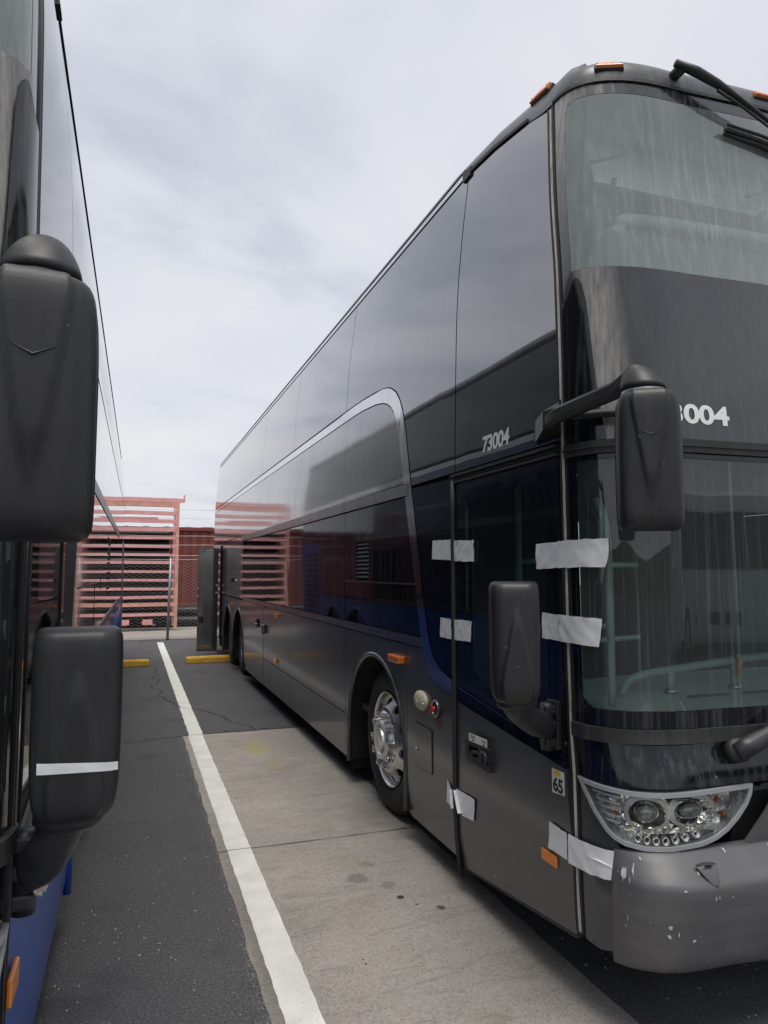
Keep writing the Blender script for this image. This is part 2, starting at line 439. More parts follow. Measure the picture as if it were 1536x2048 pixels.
def concrete_mat():
    m, n, l, out = newmat('concrete')
    p = n.new('ShaderNodeBsdfPrincipled')
    l.new(p.outputs[0], out.inputs[0])
    t = n.new('ShaderNodeTexCoord'); v = t.outputs['Object']
    big = mrange(n, l, noise(n, l, v, 1.1, 7, 0.62), 0.32, 0.68)
    c = mixrgb(n, l, big, (0.262, 0.238, 0.212), (0.372, 0.342, 0.308))
    fine = noise(n, l, v, 95, 5, 0.8)
    c = mixrgb(n, l, mrange(n, l, fine, 0.48, 0.32, 0, 0.85), c, (0.085, 0.078, 0.07))
    c = mixrgb(n, l, mrange(n, l, fine, 0.52, 0.68, 0, 0.65), c, (0.46, 0.43, 0.40))
    # drag marks from tyres and hoses
    tr = noise(n, l, v, 1.0, 5, 0.6, mapscale=(3.0, 13.0, 1), dist=0.8)
    c = mixrgb(n, l, mrange(n, l, tr, 0.54, 0.75, 0, 0.5), c, (0.12, 0.11, 0.10))
    tr2 = noise(n, l, v, 1.0, 5, 0.65, mapscale=(2.2, 9.0, 1), dist=1.2, loc=(4, 8, 0))
    c = mixrgb(n, l, mrange(n, l, tr2, 0.57, 0.76, 0, 0.42), c, (0.42, 0.40, 0.37))
    yel = mrange(n, l, noise(n, l, v, 2.6, 4, 0.6, loc=(11, 2, 0)), 0.55, 0.72, 0, 0.35)
    c = mixrgb(n, l, yel, c, (0.22, 0.19, 0.11))
    for (x, y, r, s, k, colr, sx, sy) in (
            (1.12, 6.75, 0.10, 0.6, 0.55, (0.36, 0.29, 0.07), 1.0, 0.45),
            (1.17, 6.1, 0.06, 0.8, 0.35, (0.33, 0.28, 0.10), 1.0, 0.3),
            (1.17, 3.75, 0.055, 0.3, 0.55, (0.10, 0.10, 0.10), 1.0, 1.0),
            (1.28, 3.9, 0.035, 0.4, 0.45, (0.11, 0.11, 0.11), 1, 1),
            (1.30, 3.62, 0.040, 0.25, 0.5, (0.12, 0.105, 0.09), 1, 1),
            (1.31, 3.47, 0.020, 0.2, 0.95, (0.02, 0.02, 0.02), 1, 1),
            (1.46, 3.30, 0.022, 0.2, 0.85, (0.045, 0.035, 0.03), 1, 1),
            (1.36, 3.37, 0.008, 0.3, 0.95, (0.02, 0.02, 0.02), 1, 1),
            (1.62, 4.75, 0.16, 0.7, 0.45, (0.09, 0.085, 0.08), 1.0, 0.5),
            (0.56, 3.0, 0.05, 0.8, 0.45, (0.07, 0.065, 0.06), 1.0, 0.03)):
        f = spot(n, l, v, x, y, r, s, sx, sy)
        c = mixrgb(n, l, math_node(n, l, 'MULTIPLY', f, k), c, colr)
    l.new(c, p.inputs['Base Color'])
    p.inputs['Roughness'].default_value = 0.9
    b = n.new('ShaderNodeBump'); b.inputs['Distance'].default_value = 0.003; b.inputs['Strength'].default_value = 0.8
    l.new(fine, b.inputs['Height']); l.new(b.outputs[0], p.inputs['Normal'])
    MATS['concrete'] = m


def line_mat():
    m, n, l, out = newmat('line_paint')
    p = n.new('ShaderNodeBsdfPrincipled')
    t = n.new('ShaderNodeTexCoord'); v = t.outputs['Object']
    big = mrange(n, l, noise(n, l, v, 5, 5, 0.6), 0.3, 0.7)
    c = mixrgb(n, l, big, (0.60, 0.59, 0.55), (0.76, 0.75, 0.71))
    fine = noise(n, l, v, 110, 4, 0.7)
    c = mixrgb(n, l, mrange(n, l, fine, 0.42, 0.30, 0, 0.8), c, (0.30, 0.28, 0.26))
    l.new(c, p.inputs['Base Color'])
    p.inputs['Roughness'].default_value = 0.75
    b = n.new('ShaderNodeBump'); b.inputs['Distance'].default_value = 0.002
    l.new(fine, b.inputs['Height']); l.new(b.outputs[0], p.inputs['Normal'])
    # worn-through spots
    w = noise(n, l, v, 28, 6, 0.75)
    w2 = noise(n, l, v, 2.2, 3, 0.5, loc=(1, 9, 0))
    a = math_node(n, l, 'ADD', w, math_node(n, l, 'MULTIPLY', w2, 0.35))
    f = mrange(n, l, a, 0.435, 0.475, 1, 0)
    tr = n.new('ShaderNodeBsdfTransparent')
    mx = n.new('ShaderNodeMixShader')
    l.new(f, mx.inputs[0]); l.new(p.outputs[0], mx.inputs[1]); l.new(tr.outputs[0], mx.inputs[2])
    l.new(mx.outputs[0], out.inputs[0])
    MATS['line_paint'] = m


def yard_mat():
    m, n, l, out = newmat('yard_gravel')
    p = n.new('ShaderNodeBsdfPrincipled'); l.new(p.outputs[0], out.inputs[0])
    t = n.new('ShaderNodeTexCoord'); v = t.outputs['Object']
    c = mixrgb(n, l, noise(n, l, v, 2, 6, 0.7), (0.22, 0.20, 0.17), (0.40, 0.38, 0.34))
    l.new(c, p.inputs['Base Color']); p.inputs['Roughness'].default_value = 0.95
    MATS['yard_gravel'] = m


asphalt_mat(); concrete_mat(); line_mat(); yard_mat()


# ================================================================== mesh helpers
def obj(name, verts, faces, mat, parent=None, smooth=False, loc=None):
    me = bpy.data.meshes.new(name)
    me.from_pydata([tuple(v) for v in verts], [], faces)
    me.materials.append(MATS[mat] if isinstance(mat, str) else mat)
    if smooth:
        me.polygons.foreach_set('use_smooth', [True] * len(me.polygons))
    me.update()
    o = bpy.data.objects.new(name, me)
    COL.objects.link(o)
    if parent:
        o.parent = parent
    if loc:
        o.location = loc
    return o


def bm_obj(name, bm, mat, parent=None, smooth=False, loc=None):
    me = bpy.data.meshes.new(name)
    bmesh.ops.recalc_face_normals(bm, faces=bm.faces)
    bm.to_mesh(me); bm.free()
    me.materials.append(MATS[mat])
    if smooth:
        me.polygons.foreach_set('use_smooth', [True] * len(me.polygons))
    o = bpy.data.objects.new(name, me)
    COL.objects.link(o)
    if parent:
        o.parent = parent
    if loc:
        o.location = loc
    return o


def thing(name, label, cat, loc=(0, 0, 0), rotz=0.0, group=None):
    o = bpy.data.objects.new(name, None)
    COL.objects.link(o)
    o.location = loc
    o.rotation_euler = (0, 0, rotz)
    o['label'] = label; o['category'] = cat
    if group:
        o['group'] = group
    return o


def tag(o, label, cat, group=None):
    o['label'] = label; o['category'] = cat
    if group:
        o['group'] = group
    return o


def struct(o):
    o['kind'] = 'structure'
    return o


def box_bm(c, s, bevel=0.0, rot=None, seg=2):
    bm = bmesh.new()
    bmesh.ops.create_cube(bm, size=1.0)
    bmesh.ops.scale(bm, vec=Vector(s), verts=bm.verts)
    if bevel > 0:
        bmesh.ops.bevel(bm, geom=list(bm.edges), offset=bevel, segments=seg, affect='EDGES', profile=0.5)
    M = Matrix.Translation(Vector(c))
    if rot is not None:
        M = M @ rot.to_4x4()
    bmesh.ops.transform(bm, matrix=M, verts=bm.verts)
    return bm


def box(name, c, s, mat, parent=None, bevel=0.0, rot=None, smooth=False):
    return bm_obj(name, box_bm(c, s, bevel, rot), mat, parent, smooth)


def loft(rings, cap=True, closed=True):
    """rings: list of lists of 3d points"""
    v, f = [], []
    n = len(rings[0])
    for r in rings:
        v += [tuple(p) for p in r]
    for i in range(len(rings) - 1):
        for j in range(n if closed else n - 1):
            a = i * n + j; b = i * n + (j + 1) % n
            f.append((a, b, b + n, a + n))
    if cap:
        f.append(tuple(range(n - 1, -1, -1)))
        f.append(tuple(range((len(rings) - 1) * n, len(rings) * n)))
    return v, f


def tube_vf(path, rad, n=8, cap=True):
    path = [Vector(p) for p in path]
    rings = []
    up = Vector((0, 0, 1))
    prev = None
    for i, p in enumerate(path):
        if i == 0:
            d = path[1] - p
        elif i == len(path) - 1:
            d = p - path[i - 1]
        else:
            d = (path[i + 1] - path[i - 1])
        d.normalize()
        if prev is None:
            a = d.cross(up)
            if a.length < 1e-3:
                a = d.cross(Vector((1, 0, 0)))
        else:
            a = prev - d * prev.dot(d)
        a.normalize(); prev = a
        b = d.cross(a)
        r = rad[i] if isinstance(rad, (list, tuple)) else rad
        rings.append([p + a * (math.cos(2 * PI * k / n) * r) + b * (math.sin(2 * PI * k / n) * r) for k in range(n)])
    return loft(rings, cap)


def tube(name, path, rad, mat, parent=None, n=8, smooth=True):
    v, f = tube_vf(path, rad, n)
    return obj(name, v, f, mat, parent, smooth)


def smooth_path(pts, n=6):
    """Catmull-Rom through points"""
    P = [Vector(p) for p in pts]
    out = []
    for i in range(len(P) - 1):
        p0 = P[max(i - 1, 0)]; p1 = P[i]; p2 = P[i + 1]; p3 = P[min(i + 2, len(P) - 1)]
        for k in range(n):
            t = k / n
            out.append(0.5 * ((2 * p1) + (p2 - p0) * t + (2 * p0 - 5 * p1 + 4 * p2 - p3) * t * t + (3 * p1 - p0 - 3 * p2 + p3) * t ** 3))
    out.append(P[-1])
    return out


def pchip(tab):
    xs_ = [a for a, b in tab]; ys_ = [b for a, b in tab]
    n = len(xs_)
    h = [xs_[i + 1] - xs_[i] for i in range(n - 1)]
    dl = [(ys_[i + 1] - ys_[i]) / h[i] for i in range(n - 1)]
    m = [dl[0]] + [0] * (n - 2) + [dl[-1]]
    for i in range(1, n - 1):
        if dl[i - 1] * dl[i] > 0:
            w1 = 2 * h[i] + h[i - 1]; w2 = h[i] + 2 * h[i - 1]
            m[i] = (w1 + w2) / (w1 / dl[i - 1] + w2 / dl[i])

    def f(x):
        if x <= xs_[0]:
            return ys_[0]
        if x >= xs_[-1]:
            return ys_[-1]
        i = 0
        while x > xs_[i + 1]:
            i += 1
        t = (x - xs_[i]) / h[i]
        return (ys_[i] * (1 + 2 * t) * (1 - t) ** 2 + h[i] * m[i] * t * (1 - t) ** 2
                + ys_[i + 1] * t * t * (3 - 2 * t) + h[i] * m[i + 1] * t * t * (t - 1))
    return f


# ================================================================== coach body surface
# bus coordinates: X inward from the near side (0..2.6), Y along the bus (front about 2.1, rear 15.3), Z up
f_xs = pchip([(0.15, .03), (.3, .006), (.5, 0), (2.2, 0), (2.6, .006), (3.0, .017), (3.18, .028), (3.53, .063), (3.82, .10), (4.1, .14)])
f_yp = pchip([(0.15, 2.33), (.87, 2.34), (1.05, 2.355), (2.13, 2.371), (2.82, 2.40), (3.25, 2.46), (3.66, 2.53), (3.9, 2.58)])
f_yf = pchip([(0.15, 2.09), (.6, 2.06), (.87, 2.05), (1.05, 2.09), (2.13, 2.095), (2.82, 2.20), (3.25, 2.25), (3.66, 2.285), (3.9, 2.32)])
f_a = pchip([(.5, .33), (.87, .33), (1.05, .45), (3.9, .45)])
LU = .55
HW = 1.3
YC = 8.7


def side_raw(y, z):
    return Vector((f_xs(z), y, z))


def front_raw(u, z):
    yp, yf, a = f_yp(z), f_yf(z), f_a(z)
    X0 = f_xs(z)
    if u < 0:
        return Vector((X0, yp - u, z))
    W_ = 2 * (HW - X0 - a)
    if u > LU + W_ / 2:                       # other half by symmetry
        q = front_raw(2 * LU + W_ - u, z)
        return Vector((2 * HW - q.x, q.y, z))
    if u <= LU:
        th = u / LU * PI / 2
        return Vector((X0 + a * (1 - max(math.cos(th), 0) ** 0.8), yp - (yp - yf) * math.sin(th) ** 0.8, z))
    t = (u - LU) / (W_ / 2)
    return Vector((X0 + a + (u - LU), yf - 0.03 * math.sin(t * PI / 2), z))


def side_surf(y, z, off):
    p = side_raw(y, z)
    e = 0.01
    dz = side_raw(y, z + e) - side_raw(y, z - e)
    nrm = Vector((-dz.z, 0, dz.x)).normalized()
    return p + nrm * off


def front_surf(u, z, off):
    p = front_raw(u, z)
    e = 0.004
    du = front_raw(u + e, z) - front_raw(u - e, z)
    dz = front_raw(u, z + e) - front_raw(u, z - e)
    nrm = du.cross(dz)
    if nrm.length < 1e-9:
        nrm = Vector((-1, 0, 0))
    nrm.normalize()
    if nrm.y > 0.2 and u > -0.05 or (u < 0 and nrm.x > 0):
        nrm = -nrm
    return p + nrm * off


def inside(pt, poly):
    x, y = pt; c = False; j = len(poly) - 1
    for i in range(len(poly)):
        xi, yi = poly[i]; xj, yj = poly[j]
        if (yi > y) != (yj > y) and x < (xj - xi) * (y - yi) / (yj - yi) + xi:
            c = not c
        j = i
    return c


def densify(poly, res):
    out = []
    for i in range(len(poly)):
        a = poly[i]; b = poly[(i + 1) % len(poly)]
        d = math.hypot(b[0] - a[0], b[1] - a[1])
        k = max(1, int(math.ceil(d / res)))
        for j in range(k):
            out.append((a[0] + (b[0] - a[0]) * j / k, a[1] + (b[1] - a[1]) * j / k))
    return out


def seg_dist(p, a, b):
    ax, ay = a; bx, by = b
    dx_, dy_ = bx - ax, by - ay
    L2 = dx_ * dx_ + dy_ * dy_
    t = 0 if L2 == 0 else max(0, min(1, ((p[0] - ax) * dx_ + (p[1] - ay) * dy_) / L2))
    return math.hypot(p[0] - ax - t * dx_, p[1] - ay - t * dy_)


def tri2d(poly, holes, res):
    loops = [densify(poly, res)] + [densify(h, res) for h in holes]
    pts, edges = [], []
    for lp in loops:
        s = len(pts)
        pts += lp
        edges += [(s + i, s + (i + 1) % len(lp)) for i in range(len(lp))]
    segs = [(pts[a], pts[b]) for a, b in edges]
    x0 = min(p[0] for p in poly); x1 = max(p[0] for p in poly)
    y0 = min(p[1] for p in poly); y1 = max(p[1] for p in poly)
    nx = int((x1 - x0) / res); ny = int((y1 - y0) / res)
    for i in range(1, nx + 1):
        for j in range(1, ny + 1):
            q = (x0 + (x1 - x0) * i / (nx + 1), y0 + (y1 - y0) * j / (ny + 1))
            if not inside(q, loops[0]) or any(inside(q, h) for h in loops[1:]):
                continue
            if min(seg_dist(q, a, b) for a, b in segs) < 0.4 * res:
                continue
            pts.append(q)
    r = delaunay_2d_cdt([Vector(p) for p in pts], edges, [], 0, 1e-6)
    V = [(v.x, v.y) for v in r[0]]
    Fc = []
    for f in r[2]:
        f = list(f)
        cx = sum(V[i][0] for i in f) / len(f); cy = sum(V[i][1] for i in f) / len(f)
        if not inside((cx, cy), loops[0]) or any(inside((cx, cy), h) for h in loops[1:]):
            continue
        p_ = [V[i] for i in f]
        ar = abs((p_[1][0] - p_[0][0]) * (p_[2][1] - p_[0][1]) - (p_[2][0] - p_[0][0]) * (p_[1][1] - p_[0][1]))
        lg = max(math.hypot(p_[i][0] - p_[i - 1][0], p_[i][1] - p_[i - 1][1]) for i in range(3))
        if ar < lg * lg * 4e-3 and ar < 2e-5:
            continue
        Fc.append(f)
    return V, Fc


def arc(cx, cy, r, a0, a1, n):
    return [(cx + r * math.cos(R(a0 + (a1 - a0) * i / n)), cy + r * math.sin(R(a0 + (a1 - a0) * i / n))) for i in range(n + 1)]


class Bus:
    def __init__(self, root, sgn):
        self.root = root; self.s = sgn

    def m(self, p):
        return Vector((self.s * (p[0] - HW), p[1] - YC, p[2]))

    def patch(self, name, poly, surf, mat, off=0.0, thick=0.012, parent=None, res=0.12, holes=(), smooth=True, back=False):
        V, Fc = tri2d(poly, holes, res)
        front = [self.m(surf(a, b, off)) for a, b in V]
        backv = [self.m(surf(a, b, off - thick)) for a, b in V]
        # orientation
        f0 = max(Fc, key=lambda f: abs((V[f[1]][0] - V[f[0]][0]) * (V[f[2]][1] - V[f[0]][1]) - (V[f[2]][0] - V[f[0]][0]) * (V[f[1]][1] - V[f[0]][1])))
        nn = (front[f0[1]] - front[f0[0]]).cross(front[f0[2]] - front[f0[0]])
        if nn.dot(front[f0[0]] - backv[f0[0]]) < 0:
            Fc = [f[::-1] for f in Fc]
        verts = list(front); faces = [tuple(f) for f in Fc]; sm = [smooth] * len(faces)
        cnt = {}
        for f in Fc:
            for i in range(len(f)):
                e_ = (f[i], f[(i + 1) % len(f)])
                cnt[frozenset(e_)] = None if frozenset(e_) in cnt else e_
        n0 = len(verts); mp_ = {}

        def rim(i):
            if i not in mp_:
                mp_[i] = len(verts)
                verts.append(front[i]); verts.append(backv[i])
            return mp_[i]
        for e_ in cnt.values():
            if e_ is None:
                continue
            a, b = rim(e_[0]), rim(e_[1])
            faces.append((b, a, a + 1, b + 1)); sm.append(False)
        if back:
            s = len(verts); verts += backv
            for f in Fc:
                faces.append(tuple(s + i for i in f[::-1])); sm.append(smooth)
        me = bpy.data.meshes.new(name)
        me.from_pydata([tuple(v) for v in verts], [], faces)
        me.materials.append(MATS[mat])
        me.polygons.foreach_set('use_smooth', sm)
        me.update()
        o = bpy.data.objects.new(name, me); COL.objects.link(o)
        o.parent = parent or self.root
        return o

    def mesh(self, name, v, f, mat, parent=None, smooth=True):
        v = [self.m(p) for p in v]
        if self.s < 0:
            f = [tuple(q[::-1]) for q in f]
        bm = bmesh.new()
        bv = [bm.verts.new(p) for p in v]
        for q in f:
            try:
                bm.faces.new([bv[i] for i in q])
            except ValueError:
                pass
        return bm_obj(name, bm, mat, parent or self.root, smooth)

    def tube(self, name, path, rad, mat, parent=None, n=10, smooth=True):
        v, f = tube_vf(path, rad, n)
        return self.mesh(name, v, f, mat, parent, smooth)

    def box(self, name, c, s, mat, parent=None, bevel=0.0, rot=None, smooth=False):
        bm = box_bm(c, s, bevel, rot)
        for v in bm.verts:
            v.co = self.m(v.co)
        return bm_obj(name, bm, mat, parent or self.root, smooth)

    def text(self, name, s, surf, cx, cz, w, h, mat, parent=None, off=0.012, bold=0.02, shear=0.0, flip=False, space=0.92):
        """flat lettering laid on the surface; cx grows to the right of the reader when flip is set accordingly"""
        cu = bpy.data.curves.new(name, 'FONT')
        cu.body = s; cu.size = 1.0; cu.offset = bold; cu.space_character = space; cu.shear = shear; cu.resolution_u = 4
        t = bpy.data.objects.new(name, cu); COL.objects.link(t)
        dg = bpy.context.evaluated_depsgraph_get()
        me0 = bpy.data.meshes.new_from_object(t.evaluated_get(dg))
        bpy.data.objects.remove(t)
        vs = [v.co.copy() for v in me0.vertices]
        fs = [tuple(p.vertices) for p in me0.polygons]
        bpy.data.meshes.remove(me0)
        x0 = min(v.x for v in vs); x1 = max(v.x for v in vs); y0 = min(v.y for v in vs); y1 = max(v.y for v in vs)
        k = -1 if flip else 1
        pts = []
        for v in vs:
            a = cx + k * ((v.x - x0) / (x1 - x0) - 0.5) * w
            b = cz + ((v.y - y0) / (y1 - y0) - 0.5) * h
            pts.append(self.m(surf(a, b, off)))
        o = obj(name, pts, fs, mat, parent or self.root)
        return o


OUTER = [(5.691, 2.927), (5.497, 2.931), (5.25, 2.93), (5.042, 2.925), (4.769, 2.912), (4.6, 2.897), (4.51, 2.883), (4.418, 2.858), (4.323, 2.81), (4.249, 2.742), (4.189, 2.655), (4.138, 2.532), (4.075, 2.321), (4.042, 2.195), (3.994, 2.035), (3.952, 1.879), (3.916, 1.753), (3.843, 1.479), (3.764, 1.245), (3.695, 1.146), (3.606, 1.098), (3.44, 1.06)]
INNER = [(5.691, 2.850), (5.487, 2.849), (5.25, 2.848), (5.035, 2.843), (4.762, 2.824), (4.65, 2.81), (4.57, 2.795), (4.492, 2.773), (4.409, 2.733), (4.347, 2.682), (4.294, 2.599), (4.232, 2.423), (4.182, 2.264), (4.137, 2.109), (4.07, 1.885), (4.005, 1.669), (3.921, 1.38), (3.861, 1.196), (3.767, 1.065), (3.676, 1.008), (3.442, 0.973)]
YR = 15.28          # rear end
G = 0.005           # half a panel gap


def interp_poly(curve, z):
    """Y of a descending curve at height z"""
    for (y0, z0), (y1, z1) in zip(curve, curve[1:]):
        if z1 <= z <= z0 and z0 != z1:
            return y0 + (y1 - y0) * (z0 - z) / (z0 - z1)
    return curve[-1][0]


def circle_holes_arch(cy, cz, r, zbot, n=20):
    return [(cy - r, zbot)] + [(cy + r * math.cos(R(180 - 180 * i / n)), cz + r * math.sin(R(180 * i / n))) for i in range(n + 1)] + [(cy + r, zbot)]


def mirror_head(B, name, parent, c, size, up, yaw=0.0, tilt=0.0, collar=True):
    """rounded mirror housing seen from its moulded back; c centre, size (w,h,d); up=+1 neck at the top, -1 neck below"""
    w, h, d = size
    rot = Matrix.Rotation(yaw, 3, 'Z') @ Matrix.Rotation(tilt, 3, 'Y')
    fw = pchip([(-.5, .78), (-.494, .88), (-.475, .95), (-.43, .985), (-.3, 1.0), (.1, 1.0), (.33, .975), (.42, .93), (.465, .86), (.488, .76), (.5, .64)])
    fd = pchip([(-.5, .40), (-.494, .62), (-.475, .80), (-.43, .92), (-.3, .97), (.1, 1.0), (.33, 1.0), (.42, .97), (.465, .90), (.488, .78), (.5, .60)])
    ts = [-.5, -.497, -.49, -.478, -.46, -.43, -.39] + [-.35 + .7 * i / 24 for i in range(25)] + [.39, .425, .45, .468, .482, .492, .5]
    nb, nf = 44, 14

    def face_depth(x, t):
        q = min(1.0, abs(2 * x / w))
        y = (1 - q ** 5) ** .2 if q < 1 else 0
        tt = (t + .5) if up > 0 else (.5 - t)
        tt = max(0.0, min(1.0, (tt - .18) / .82)) if up > 0 else max(0.0, min(1.0, (.80 - tt) / .62))
        half = w * (.006 + .30 * tt)
        k = max(0.0, min(1.0, 1 - (abs(x) - half) / (.035 * w)))
        k = k * k * (3 - 2 * k)
        bevel_ = .010 * max(0.0, q - .55) / .45
        return d * .62 * y - bevel_, (.012 * k * min(1.0, tt * 4)) * (1 if q < .9 else 0)
    rings = []
    for t in ts:
        kw, kd = fw(t), fd(t)
        ring = []
        for i in range(nb + 1):
            a = -PI / 2 + PI * i / nb
            x = (.75 * math.sin(a) + .25 * (a / (PI / 2))) * w / 2
            dep, rel = face_depth(x, t)
            ring.append(Vector(c) + rot @ Vector((x * kw, -(dep * kd + rel), up * t * h)))
        for i in range(1, nf):
            a = PI / 2 + PI * i / nf
            x = math.sin(a) * w / 2
            q = min(1.0, abs(2 * x / w))
            ring.append(Vector(c) + rot @ Vector((x * kw, d * .38 * kd * (1 - q ** 6) ** (1 / 6), up * t * h)))
        rings.append(ring)
    v, f = loft(rings)
    hd = B.mesh(name, v, f, 'black_plastic', parent)
    # parting line round the shell and two case screws
    seam = []
    for t in ts[4:-5]:
        seam.append(Vector(c) + rot @ Vector((w / 2 * fw(t) + .0008, d * .06, up * t * h)))
    B.tube('case_seam', seam, .0016, 'dark_seal', hd, 5)
    seam = [Vector(c) + rot @ Vector((-w / 2 * fw(t) - .0008, d * .06, up * t * h)) for t in ts[4:-5]]
    B.tube('case_seam', seam, .0016, 'dark_seal', hd, 5)
    # chevron fold in the moulding
    zc = 0.17 * h if up > 0 else 0.20 * h
    pts = [(-0.17 * w, 0.022 * h), (0, -0.015 * h), (0.17 * w, 0.022 * h)]
    sg = 1 if up > 0 else -1
    pth = [Vector(c) + rot @ Vector((x, -d * 0.62 - (0.0125 if up > 0 else .011), (zc + zz) if up > 0 else -(zc + zz))) for x, zz in pts]
    B.tube('chevron_ridge', pth, [0.0005, 0.0026, 0.0005], 'black_plastic', hd, 6)
    # reflecting glass on the far face
    gp = [(-0.44 * w, -0.42 * h), (0.44 * w, -0.42 * h), (0.44 * w, 0.40 * h), (-0.44 * w, 0.40 * h)]
    gv = [Vector(c) + rot @ Vector((x, d * 0.38 + yy, up * z)) for yy in (0.004, -0.01) for x, z in gp]
    B.mesh('mirror_glass', gv, [(0, 1, 2, 3), (7, 6, 5, 4), (0, 4, 5, 1), (1, 5, 6, 2), (2, 6, 7, 3), (3, 7, 4, 0)], 'mirror_silver', hd, False)
    return hd, rot


def wheel(B, cx, cy, cz, r, front=True):
    """wheel facing the near side; cx = X of its outer face"""
    hubn = 28
    def ring(rad, x, n=48):
        return [Vector((x, cy + rad * math.cos(2 * PI * k / n), cz + rad * math.sin(2 * PI * k / n))) for k in range(n)]
    if front:
        hp = [(0.135, cx + 0.02), (0.135, cx - 0.055), (0.125, cx - 0.068), (0.10, cx - 0.068), (0.09, cx - 0.045), (0.085, cx - 0.045), (0.075, cx - 0.075), (0.03, cx - 0.08)]
    else:
        hp = [(0.14, cx + 0.16), (0.14, cx + 0.02), (0.12, cx - 0.01), (0.06, cx - 0.015)]
    v, f = loft([ring(a, b, 32) for a, b in hp])
    hub = B.mesh('wheel', v, f, 'chrome' if front else 'rear_wheel_metal')
    md = hub.modifiers.new('edge', 'EDGE_SPLIT'); md.split_angle = R(35)
    W_ = 0.29
    tp = [(0.305, cx + 0.03), (0.315, cx + 0.005), (0.335, cx - 0.008), (0.40, cx - 0.018), (0.45, cx - 0.006), (0.475, cx + 0.015), (r - 0.004, cx + 0.035), (r, cx + 0.06),
          (r, cx + W_ - 0.06), (r - 0.01, cx + W_ - 0.03), (0.40, cx + W_ + 0.01), (0.305, cx + W_ - 0.02)]
    v, f = loft([ring(a, b) for a, b in tp], cap=False)
    ty = B.mesh('tyre', v, f, 'tyre', hub)
    # tread grooves: three thin dark rings
    for gx in (0.10, 0.145, 0.19):
        v, f = loft([ring(r + 0.001, cx + gx - 0.005), ring(r + 0.001, cx + gx + 0.005)], cap=False)
    if front:
        prof = pchip([(0.12, -0.030), (0.19, -0.030), (0.212, -0.024), (0.283, 0.045), (0.292, 0.050), (0.300, 0.03), (0.306, -0.002), (0.314, -0.008)])
    else:
        prof = pchip([(0.12, 0.15), (0.20, 0.15), (0.26, 0.13), (0.285, 0.10), (0.30, 0.01), (0.314, -0.004)])

    def rs(a, b, off):
        rr = math.hypot(a, b)
        return Vector((cx + prof(rr) - off, cy + a, cz + b))
    nh = 10
    holes = []
    for k in range(nh):
        a = 2 * PI * k / nh + 0.2
        q = []
        for j in range(14):
            t = 2 * PI * j / 14
            rr = 0.247 + 0.024 * math.cos(t); tt = a + 0.036 / 0.247 * math.sin(t)
            q.append((rr * math.cos(tt), rr * math.sin(tt)))
        holes.append(q)
    mt = 'chrome' if front else 'rear_wheel_metal'
    ra, rb = .212, .283
    inner = arc(0, 0, ra, 0, 360, 60)[:-1]
    outer = arc(0, 0, rb, 0, 360, 60)[:-1]
    pa_, pb_ = prof(ra), prof(rb)
    cone = lambda a, b, off: Vector((cx + pa_ + (pb_ - pa_) * (math.hypot(a, b) - ra) / (rb - ra) - off, cy + a, cz + b))
    rim = B.patch('rim', outer, cone, mt, 0.0, 0.018, hub, 0.014, holes + [inner], back=True)
    for r0, r1_, n_ in ((.120, ra, 10), (rb, .314, 10)):
        rr_ = [r0 + (r1_ - r0) * k / n_ for k in range(n_ + 1)]
        v, f = loft([ring(q, cx + prof(q), 72) for q in rr_], cap=False)
        B.mesh('rim_ring', v, f, mt, hub)
    # barrel behind the hand holes
    v, f = loft([ring(0.30, cx + 0.03), ring(0.27, cx + 0.2), ring(0.02, cx + 0.22)], cap=False)
    B.mesh('brake_drum', v, f, 'underbody', hub)
    x0 = (cx - 0.030) if front else cx + 0.15
    for k in range(10):
        a = 2 * PI * k / 10
        y = cy + 0.168 * math.cos(a); z = cz + 0.168 * math.sin(a)
        rr = [[Vector((x, y + q * math.cos(2 * PI * j / 12), z + q * math.sin(2 * PI * j / 12))) for j in range(12)]
              for q, x in ((0.027, x0 + 0.004), (0.027, x0 - 0.008), (0.018, x0 - 0.010), (0.018, x0 - 0.036), (0.012, x0 - 0.042))]
        v, f = loft(rr)
        nt = B.mesh('lug_nut', v, f, 'chrome' if front else 'rear_wheel_metal', hub)
        md = nt.modifiers.new('edge', 'EDGE_SPLIT'); md.split_angle = R(35)
        if front:
            # slim pointer tab clipped on every nut
            ta = a + 1.2 * (1 if k % 2 else -1)
            dy, dz = math.cos(ta), math.sin(ta)
            vv = [Vector((x0 - 0.03, y + 0.02 * dz, z - 0.02 * dy)), Vector((x0 - 0.03, y - 0.02 * dz, z + 0.02 * dy)), Vector((x0 - 0.034, y + 0.05 * dy, z + 0.05 * dz)),
                  Vector((x0 - 0.026, y + 0.02 * dz, z - 0.02 * dy)), Vector((x0 - 0.026, y - 0.02 * dz, z + 0.02 * dy)), Vector((x0 - 0.030, y + 0.05 * dy, z + 0.05 * dz))]
            B.mesh('nut_pointer', vv, [(0, 1, 2), (5, 4, 3), (0, 3, 4, 1), (1, 4, 5, 2), (2, 5, 3, 0)], 'aluminium', hub, False)
    return hub


# ================================================================== coach
def mirror_u(u, z):
    return 2 * LU + 2 * (HW - f_xs(z) - f_a(z)) - u


def zrange(z0, z1, n):
    return [z0 + (z1 - z0) * i / n for i in range(n + 1)]


def front_strip(z0, z1, ul=0.004, n=4):
    left = [(ul, z) for z in zrange(z0, z1, n)]
    right = [(mirror_u(ul, z), z) for z in zrange(z1, z0, n)]
    return [(u, z) for u, z in left] + right


